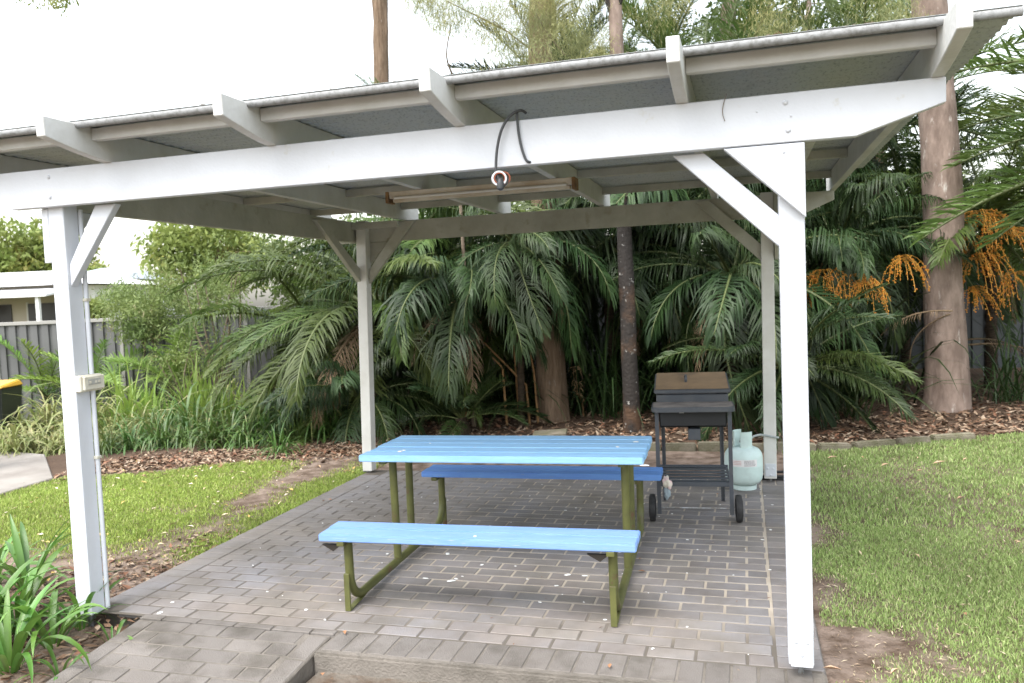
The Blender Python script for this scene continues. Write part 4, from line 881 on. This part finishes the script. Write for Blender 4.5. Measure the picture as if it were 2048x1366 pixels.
# ------------------------------------------------------------------ strappy plants
def strap_mesh(name, mt, n, L, wid, droop, seed, seg=6, spread=.06, up=(35, 85)):
    rg = random.Random(seed); V = []; F = []
    for k in range(n):
        a = rg.uniform(0, 6.28); e = R(rg.uniform(*up)); l = L*rg.uniform(.55, 1.1); p = Vector((rg.gauss(0, spread), rg.gauss(0, spread), -.02)); d = Vector((math.cos(e)*math.cos(a), math.cos(e)*math.sin(a), math.sin(e)))
        s = Vector((-math.sin(a), math.cos(a), rg.uniform(-.3, .3))).normalized(); w_ = wid*rg.uniform(.7, 1.2); dr = droop*rg.uniform(.5, 1.5)
        o = len(V)
        for i in range(seg+1):
            t = i/seg; ww = w_*(.55+.9*t if t < .5 else 2.0*(1-t)+.02)*.5*1.0
            fold = Vector((0, 0, 0))
            V += [tuple(p-s*ww), tuple(p+s*ww)]
            d = (d+Vector((0, 0, -dr/seg*(.4+1.6*t)))).normalized(); p = p+d*l/seg
        for i in range(seg): F.append((o+2*i, o+2*i+1, o+2*i+3, o+2*i+2))
    return npmesh(name, V, F, mt, None, True)
SM = [strap_mesh('leaves', STRAP, 85, .78, .022, 2.6, s, up=(18, 84)) for s in (1, 2, 3, 11)]
SV = [strap_mesh('leaves', STRAPV, 100, .66, .018, 2.6, s, up=(15, 82)) for s in (4, 5, 6)]
SB = [strap_mesh('leaves', FRONDY, 40, .6, .022, 1.0, s, up=(50, 88)) for s in (7, 8)]
ORD = ['first', 'second', 'third', 'fourth', 'fifth', 'sixth', 'seventh', 'eighth', 'ninth', 'tenth', 'eleventh', 'twelfth', 'thirteenth', 'fourteenth']
def strap_row(ms, n, x0, x1, y0, y1, sc, text, group, sd):
    rg = random.Random(sd)
    for k in range(n):
        t = (k+.5+rg.uniform(-.3, .3))/n; q = gp(x0+(x1-x0)*t, y0+(y1-y0)*t+rg.uniform(-7, 7), -.04)
        if q[1] < bed_line(q[0])+.4 and q[0] > -6.9: q[1] = float(bed_line(q[0]))+.4+rg.random()*.2
        o = tag(empty('strappy_plant', (q[0], q[1], zg(q[0], q[1])), rg.uniform(0, 6.28)), text % ORD[k], 'plant', group); s = sc*rg.uniform(.65, 1.3)
        link('leaves', rg.choice(ms), o, scale=(s, s, s*rg.uniform(.9, 1.1)))
strap_row(SM, 13, 205, 690, 903, 878, .85, 'dark strappy clump at the left lawn edge, %s from the left', 'dark strappy clumps', 1)
strap_row(SM+SV[:1], 12, 200, 640, 880, 862, 1.2, 'dark strappy clump in the middle row of the left bed, %s from the left', 'dark strappy clumps', 2)
strap_row(SB+SV, 9, 190, 560, 845, 835, 1.3, 'mixed green strappy clump in the rear row of the left bed, %s from the left', 'dark strappy clumps', 3)
strap_row(SB, 9, 180, 500, 862, 840, 1.35, 'bright upright grassy clump before the left fence, %s from the left', 'bright grassy clumps', 4)
strap_row(SV, 9, -15, 215, 905, 890, 1.15, 'pale straw green clump at the driveway edge, %s from the left', 'pale strappy clumps', 5)
strap_row(SV, 9, -10, 210, 868, 850, 1.6, 'pale straw green clump behind the driveway corner, %s from the left', 'pale strappy clumps', 6)
UND = [strap_mesh('leaves', FROND, 60, 1.5, .026, 1.5, s, 7, .16, (45, 88)) for s in (21, 22, 23)]
rg = random.Random(9)
def und_row(n, x0, x1, Y, text, sd, sc):
    rg = random.Random(sd)
    for k in range(n):
        x = x0+(x1-x0)*(k+.5+rg.uniform(-.3, .3))/n; y = Y+rg.uniform(-.25, .25); o = tag(empty('long_leaved_plant', (x, y, zg(x, y)), rg.uniform(0, 6.28)), text % ORD[k], 'plant', 'long leaved plants in the thicket'); s = sc*rg.uniform(.8, 1.2)
        link('leaves', rg.choice(UND), o, scale=(s, s, s))
und_row(9, -5.6, -2.9, 7.1, 'long leaved dark plant in the shade left of the thick trunk, %s from the left', 31, 1.0)
und_row(10, -2.3, 1.2, 7.2, 'long leaved dark plant in the shade right of the thick trunk, %s from the left', 32, 1.1)
und_row(12, -5.5, 2.0, 8.4, 'tall long leaved plant deep in the dark thicket, %s from the left', 33, 1.5)
und_row(5, 2.7, 5.6, 8.0, 'long leaved plant near the right trunk, %s from the left', 34, .8)
for k, (x, y, s) in enumerate(((760, 862, .6), (560, 905, .7), (1510, 840, .75), (1480, 800, .7), (780, 845, .6))):
    q = gp(x, y, -.02); o = tag(empty('strappy_plant', (q[0], q[1], zg(q[0], q[1]))), ['grassy tuft right of the foot of the back left post', 'strappy tuft at the edge of the left lawn', 'leafy tuft beside the foot of the back right post', 'leafy tuft behind the barbecue lid', 'small grassy tuft in the shade by the back left post'][k], 'plant'); link('leaves', SM[k % 3], o, scale=(s, s, s))
# broad leaved plants at the front left, leaf by leaf
def broad_leaf(name, L, wid, droop, seed):
    V = []; F = []; p = Vector((0, 0, 0)); e = R(68); seg = 9; rg = random.Random(seed); tw = rg.uniform(-.4, .4)
    for i in range(seg+1):
        t = i/seg; ww = wid*.5*(.45+1.1*t if t < .5 else (1-((t-.5)/.5)**1.8)+.02); d = Vector((math.cos(e), 0, math.sin(e))); nrm = Vector((-math.sin(e), 0, math.cos(e)))
        s = Vector((0, math.cos(tw*t), math.sin(tw*t)))
        V += [tuple(p-s*ww+nrm*ww*.35), tuple(p), tuple(p+s*ww+nrm*ww*.35)]; p = p+d*L/seg; e -= droop/seg*(.5+t)
    for i in range(seg):
        o = 3*i; F += [(o, o+1, o+4, o+3), (o+1, o+2, o+5, o+4)]
    return npmesh(name, V, F, CLIVIA, None, True)
BL = [broad_leaf('leaf', .60, .046, d, s) for s, d in enumerate((1.2, 1.7, 2.2, 2.7, 1.0))]
cl_spots = [(35, 1262, 16, 1.0, 'large broad leaved clump at the left edge beside the front left post'), (105, 1290, 13, .9, 'broad leaved clump with drooping blades in front of the front left post'), (20, 1340, 14, 1.0, 'broad leaved clump in the bottom left corner by the brick path'), (165, 1262, 8, .62, 'small broad leaved clump at the foot of the front left post'), (60, 1205, 12, .9, 'broad leaved clump behind the others at the left edge'), (225, 1290, 5, .42, 'tiny sprout growing at the edge of the brick path'), (-40, 1290, 14, 1.05, 'broad leaved clump cut off by the left edge'), (120, 1352, 5, .5, 'short sprout leaning over the brick path at the bottom left'), (-10, 1185, 10, .8, 'broad leaved clump furthest back at the left edge')]
for k, (x, y, n, s, lab) in enumerate(cl_spots):
    q = gp(x, y, -.09); 
    if q[0] > -3.40: q[0] = -3.42
    o = tag(empty('broad_leaf_plant', (q[0], q[1], zg(q[0], q[1])-.01)), lab, 'plant', 'broad leaved plants by the front left post'); rg = random.Random(100+k)
    for i in range(int(n*1.7)):
        a = i*2.4+rg.uniform(-.4, .4); t = rg.uniform(.5, 1.1)*s; link('leaf', rg.choice(BL), o, (.035*s*math.cos(a), .035*s*math.sin(a), 0), (rg.gauss(0, .12), R(rg.uniform(-18, 22)), a), (t, t, t))

# ------------------------------------------------------------------ grass, litter, twigs
def scatter_grass(x0, x1, y0, y1, n, hmin, hmax, wd, seed, pal):
    rg = np.random.default_rng(seed); x = rg.uniform(x0, x1, n); y = rg.uniform(y0, y1, n); mk = grass_mask(x, y); keep = rg.random(n) < mk*1.15; x, y, mk = x[keep], y[keep], mk[keep]; n = len(x)
    z = hgt(x, y); h = rg.uniform(hmin, hmax, n)*(.55+.6*mk); a = rg.uniform(0, 2*np.pi, n); ln = rg.uniform(.1, 1.0, n)*h; b = rg.uniform(0, 2*np.pi, n)
    w_ = wd*rg.uniform(.7, 1.3, n); dx, dy = np.cos(a)*w_/2, np.sin(a)*w_/2; lx, ly = np.cos(b)*ln, np.sin(b)*ln
    V = np.stack([np.stack([x-dx, y-dy, z-.004], 1), np.stack([x+dx, y+dy, z-.004], 1), np.stack([x+lx*.4+dx*.7, y+ly*.4+dy*.7, z+h*.6], 1), np.stack([x+lx, y+ly, z+h*.9], 1), np.stack([x+lx*.4-dx*.7, y+ly*.4-dy*.7, z+h*.6], 1)], 1).reshape(-1, 3)
    o = np.arange(n)[:, None]*5; T = np.concatenate([o+np.array([[0, 1, 2]]), o+np.array([[0, 2, 4]]), o+np.array([[4, 2, 3]])])
    pal = np.array(pal); nn = fbm(x, y, 1.6, 21); dry = (rg.random(n) < np.clip(.08+(.55-mk)*.7+(nn-.5)*.8, .03, .7))
    c = pal[rg.integers(0, len(pal)-1, n)]*(rg.uniform(.75, 1.25, n)*(.8+.45*nn))[:, None]; c = np.where(dry[:, None], pal[-1]*rg.uniform(.6, 1.2, n)[:, None], c)
    return V, T, np.repeat(c, 5, 0)
PALR = [(.25, .34, .11), (.29, .38, .135), (.21, .295, .085), (.35, .41, .17), (.50, .44, .28)]
PALL = [(.27, .36, .075), (.32, .40, .09), (.22, .31, .06), (.35, .40, .12), (.42, .36, .20)]
V1, T1_, C1 = scatter_grass(.12, 3.4, -1.4, 2.4, 170000, .012, .029, .0055, 1, PALR)
V2, T2_, C2 = scatter_grass(.12, 6.5, 2.4, 7.2, 120000, .016, .04, .008, 2, PALR)
lawn_r = np.concatenate([T1_, T2_+len(V1)])
tag(link('lawn_grass', npmesh('lawn_grass', np.concatenate([V1, V2]), lawn_r, GRASSM, np.concatenate([C1, C2]))), 'patchy green lawn to the right of the patio', 'grass', kind='stuff')
V1, T1_, C1 = scatter_grass(-7.1, -3.78, .1, 4.9, 130000, .015, .038, .007, 3, PALL)
tag(link('lawn_grass', npmesh('lawn_grass', V1, T1_, GRASSM, C1)), 'bright yellow green lawn to the left of the patio', 'grass', kind='stuff')
def litter(name, label, regions, seed):
    random.seed(seed); V, F, C = [], [], []
    for (n, fx, l0, l1, tilt) in regions:
        for i in range(n):
            q = fx()
            if q is None: continue
            x, y = q; l = random.uniform(l0, l1); add_leaf(V, F, C, (x, y, zg_fast(x, y)+.006+random.random()*.012), l, l*random.uniform(.25, .42), random.uniform(0, 6.3), tilt, l*random.uniform(-.02, .14), lcol())
    o = link(name, npmesh(name, V, F, LITTER, np.array(C))); return tag(o, label, 'leaf litter', kind='stuff')
def zg_fast(x, y):
    if y > 5.2: return -.035+min((y-5.2)*.03, .14)
    if x < -3.36 and y < .1: return -.035-.06*min(1, (.1-y)/.25)
    if x > -3.4 and y < SLY0: return -.095
    return -.035
def back_bed():
    x = random.uniform(-4.6, 5.5); y = float(bed_line(x))+.08+abs(random.gauss(0, 1.5)); return (x, y) if y < 11 else None
def left_bed():
    x = random.uniform(-7.2, -3.6); return (x, float(bed_line(x))+random.gauss(.38, .34))
def front_bed():
    return (random.uniform(-4.6, -3.40), random.uniform(-1.1, .9)) 
def patio_side(): return (SLX0-abs(random.gauss(.05, .25)), random.uniform(.1, 1.6))
def lawnl(): return (random.uniform(-6.8, -3.85), random.uniform(.4, 4.0))
def lawnr(): return (random.uniform(.2, 4.5), random.uniform(-1.2, 5.4))
def stepfront(): return (random.uniform(-2.1, .1), random.uniform(-1.0, -.26))
litter('leaf_litter', 'reddish brown leaf litter covering the back garden bed', [(7500, back_bed, .04, .13, .5)], 11)
litter('leaf_litter', 'dry leaves along the edge of the left garden bed', [(4200, left_bed, .03, .11, .5)], 12)
litter('leaf_litter', 'dry leaves and bark around the front left post', [(1100, front_bed, .025, .09, .5), (420, patio_side, .02, .07, .5), (60, stepfront, .02, .06, .4)], 13)
random.seed(14); V, F, C = [], [], []
for i in range(190):
    x, y = lawnl(); c = random.choice(((.55, .45, .30), (.6, .52, .42), (.5, .36, .12), (.4, .27, .16))); add_leaf(V, F, C, (x, y, -.012+.01*random.random()), random.uniform(.02, .07), random.uniform(.012, .03), random.uniform(0, 6.3), .3, .008, c)
for (x, y, l) in ((1880, 928, .14), (1770, 933, .08), (1665, 918, .10), (1840, 945, .06), (1930, 922, .05), (1920, 1000, .05), (1665, 1345, .08), (1790, 1350, .05)):
    q = gp(x, y, -.0); add_leaf(V, F, C, (q[0], q[1], .012), l, l*.32, random.uniform(-.3, .6), .2, .015, (.50, .33, .22))
for i in range(110):
    x, y = lawnr(); add_leaf(V, F, C, (x, y, -.005), random.uniform(.015, .05), random.uniform(.008, .018), random.uniform(0, 6.3), .3, .008, random.choice(((.42, .30, .19), (.34, .2, .11), (.5, .4, .28))))
for i in range(900):
    x, y = SLX1+.03+abs(random.gauss(0, .55)), random.uniform(-1.2, 2.2); l = random.uniform(.012, .045); add_leaf(V, F, C, (x, y, -.028+.006*random.random()), l, l*random.uniform(.08, .25), random.uniform(0, 6.3), .3, .004, random.choice(((.42, .34, .23), (.30, .22, .15), (.50, .42, .30), (.20, .14, .10))))
tag(link('fallen_leaves', npmesh('fallen_leaves', V, F, LITTER, np.array(C))), 'pale fallen leaves dotted over the two lawns', 'leaf litter', kind='stuff')
V, F, C = [], [], []
for (x, y) in ((660, 1001), (648, 1003), (690, 1268), (645, 1352), (1220, 1335), (1280, 1120), (1284, 1145), (1435, 990)):
    q = gp(x, y, 0); add_leaf(V, F, C, (q[0], q[1], .006), random.uniform(.03, .06), .02, random.uniform(0, 6), .2, .008, (.33, .17, .09))
for i in range(70):
    x, y = random.uniform(-3.7, 0), random.choice((random.uniform(3.0, 3.6), random.uniform(-.1, 3.5))); add_leaf(V, F, C, (x, y, .005), random.uniform(.008, .03), random.uniform(.005, .012), random.uniform(0, 6), .2, .003, lcol())
tag(link('patio_leaves', npmesh('patio_leaves', V, F, LITTER, np.array(C))), 'small dry leaves scattered on the brick pavers', 'leaf litter', kind='stuff')
# edging stones along the back bed
ed = tag(empty('garden_edging', (0, 0, 0)), 'row of worn grey edging stones along the back garden bed', 'edging'); x = -3.1; k = 0
while x < 1.75:
    l = random.uniform(.30, .46); y0, y1 = float(bed_line(x)), float(bed_line(x+l)); a = math.atan2(y1-y0, l)
    mb = MB().box((-l/2+.006, -.055, -.09), (l/2-.006, .055, .045))
    part('stone', mb, STONE, ed, bevel=.012, seg=2, loc=(x+l/2, (y0+y1)/2, random.uniform(-.012, .008)), rot=(random.gauss(0, .04), random.gauss(0, .02), a+random.gauss(0, .03))); x += l
q = gp(1100, 866, .02); tag(part('loose_paver', MB().box((-.2, -.12, -.025), (.2, .12, .025)), STONE, bevel=.006, loc=(q[0], q[1], zg(q[0], q[1])+.03), rot=(R(4), R(-3), R(8))), 'flat mossy paver lying in the leaf litter behind the table', 'paver')
# cut stalks and fallen sticks
for k, ((xa, ya), (xb, yb), Y, r, lab) in enumerate((((1052, 770), (955, 672), 6.35, .016, 'long orange brown cut palm stalk leaning left of the thick trunk'), ((1068, 745), (1052, 655), 6.45, .012, 'upright cut palm stalk touching the thick trunk'), ((1030, 725), (1028, 690), 6.5, .012, 'short upright cut palm stalk in the dark thicket'), ((925, 745), (905, 732), 6.2, .014, 'short pale stalk lying low behind the table'), ((1005, 735), (985, 715), 6.3, .014, 'stubby stalk end beside the long cut stalk'))):
    a, b = py(xa, ya, Y), py(xb, yb, Y+.05); a2 = Vector(a)-(Vector(b)-Vector(a))*.0; base = Vector((a[0]+.03, a[1], zg(a[0], a[1])))
    o = tag(part('palm_stalk', MB().tube([base-Vector(a), Vector((0, 0, 0)), Vector(b)-Vector(a)], [r*1.2, r, r*.7], 6), DRYM, loc=tuple(a)), lab, 'palm stalk')
q = gp(1165, 835, .0); o = tag(empty('dead_twig', (q[0], q[1]-.0, zg(q[0], q[1]))), 'pale dried flower stem with curled tips right of the thick trunk', 'dead twig'); mb = MB(); rg = random.Random(4)
mb.tube(smoothpts([(.02, 0, -.02), (.0, 0, .2), (-.06, .0, .33), (-.05, 0, .5), (-.08, 0, .64)], 4), [.012-.0004*i for i in range(17)], 6); part('stem', mb, DRYM, o); mb = MB()
for k in range(46):
    z = rg.choice((.3, .38, .45, .62, .66)); p = Vector((-.06+rg.gauss(0, .02), rg.gauss(0, .02), z)); d = Vector((rg.gauss(0, 1), rg.gauss(0, .7), rg.gauss(-.2, .7))).normalized(); mb.tube([p, p+d*.06, p+d*.09+Vector((0, 0, -.05))], [.005, .004, .002], 4)
part('dry_tips', mb, mat('straw', (.42, .31, .18), .8, .2, (.28, .19, .1), 30), o)
q = gp(1962, 750, .05); tag(part('pipe_stub', MB().lathe([(.05, 0), (.05, .1), (.058, .1), (.058, .14), (.04, .145)], n=14), TAPEW, smooth=True, loc=(q[0]*.98, 10.6, .1)), 'short white pipe stub in front of the dark back fence', 'pipe')

# ------------------------------------------------------------------ houses, bin
def at(x, y, d): return CAM+ray(x, y)*d
a = at(60, 600, 30); HO = tag(empty('house', (a[0], a[1], -.02), R(12)), 'low cream house with a pale metal roof and dark verandah doorways', 'house')
part('wall', MB().box((-7, 0, 0), (2.0, 6, 2.75)), HWALL, HO)
part('roof', MB().add([(-7.6, -.6, 2.75), (2.6, -.6, 2.75), (2.6, 6.6, 2.75), (-7.6, 6.6, 2.75), (-5.0, 3, 3.45), (-.9, 3, 3.45)], [(0, 1, 5, 4), (1, 2, 5), (2, 3, 4, 5), (3, 0, 4), (3, 2, 1, 0)]), HROOF, HO)
part('roof', MB().add([(1.2, -1.0, 2.8), (3.1, -1.0, 2.72), (3.1, 4, 2.72), (1.2, 4, 2.8), (1.8, 1.5, 3.15), (2.4, 1.5, 3.1)], [(0, 1, 5, 4), (1, 2, 5), (2, 3, 4, 5), (3, 0, 4), (3, 2, 1, 0)]), HROOF, HO)
part('wall', MB().box((2.0, -.3, 0), (2.7, 3.5, 2.7)), HWHITE, HO)
part('verandah_roof', MB().prism([(-2.2, 2.30), (-.02, 2.62), (-.02, 2.68), (-2.2, 2.38)], 0, -7.6, 2.1), HROOF, HO)
for x in (-5.6, -2.9, -.2, 1.7): part('verandah_post', MB().box((x-.06, -2.1, 0), (x+.06, -1.98, 2.3)), HWHITE, HO)
for x in (-3.9, -1.35, .55):
    dr = part('door', MB().box((x-.62, -.05, .0), (x+.62, -.002, 2.1)), DARK, HO); part('frame', MB().box((x-.7, -.035, 0), (x-.62, -.001, 2.15)), HWHITE, dr)
part('verandah_wall', MB().box((-7.4, -2.05, 0), (2.0, -1.95, .75)), mat('red_brick', (.22, .10, .07), .9, .2), HO)
part('red_ball', MB().lathe([(.02, -.2), (.14, -.14), (.2, 0), (.14, .14), (.02, .2)], (-1.9, -1.2, 2.0), 14), RED, HO, smooth=True)
a = at(205, 600, 36); H2 = tag(empty('house', (a[0], a[1], 0), R(16)), 'two storey white house with a grey tiled roof behind the cream house', 'house')
part('wall', MB().box((-2.2, 0, 0), (1.2, 5, 3.1)), HWHITE, H2)
part('roof', MB().add([(-2.6, -.5, 3.1), (1.5, -.5, 3.1), (1.5, 5.5, 3.1), (-2.6, 5.5, 3.1), (-1.2, 2.5, 3.75), (.1, 2.5, 3.75)], [(0, 1, 5, 4), (1, 2, 5), (2, 3, 4, 5), (3, 0, 4), (3, 2, 1, 0)]), HGREY, H2)
for x in (-1.2, .3):
    wn = part('window', MB().box((x-.65, -.06, 1.55), (x+.65, -.002, 2.9)), HWHITE, H2)
    for i in range(2):
        for j in range(2): part('pane', MB().box((x-.57+i*.6, -.07, 1.62+j*.64), (x-.03+i*.6, -.0605, 2.2+j*.64)), GLASS, wn)
a = gp(18, 862, -.15); a = CAM+(a-CAM)*(13.6/np.linalg.norm(a-CAM)); BN = tag(empty('wheelie_bin', (a[0]-.22, a[1], zg(a[0], a[1])), R(20)), 'dark wheelie bin with a yellow lid in front of the left fence', 'bin'); BN.scale = (.85, .85, .85)
part('bin_body', MB().add([(-.22, -.26, .06), (.22, -.26, .06), (.22, .24, .06), (-.22, .24, .06), (-.29, -.33, .96), (.29, -.33, .96), (.29, .36, .96), (-.29, .36, .96)], [(3,2,1,0),(4,5,6,7),(0,1,5,4),(1,2,6,5),(2,3,7,6),(3,0,4,7)]), BINM, BN, bevel=.02, seg=2)
part('bin_lid', MB().add([(-.31, -.36, .962), (.31, -.36, .962), (.31, .36, .962), (-.31, .36, .962), (-.29, -.33, 1.0), (.29, -.33, 1.0), (.27, .30, 1.06), (-.27, .30, 1.06)], [(3,2,1,0),(4,5,6,7),(0,1,5,4),(1,2,6,5),(2,3,7,6),(3,0,4,7)]), BINY, BN, bevel=.015, seg=2)
for s in (-1, 1):
    t = MB().lathe([(.03, -.025), (.095, -.025), (.1, 0), (.095, .025), (.03, .025)], n=18); M = Matrix.Translation((s*.26, .26, .1)) @ Matrix.Rotation(R(90), 4, 'Y'); part('bin_wheel', MB().add([M @ Vector(v) for v in t.v], t.f), RUBBER, BN)
part('bin_handle', MB().tube([(-.25, .39, .95), (.25, .39, .95)], .016), BINM, BN)
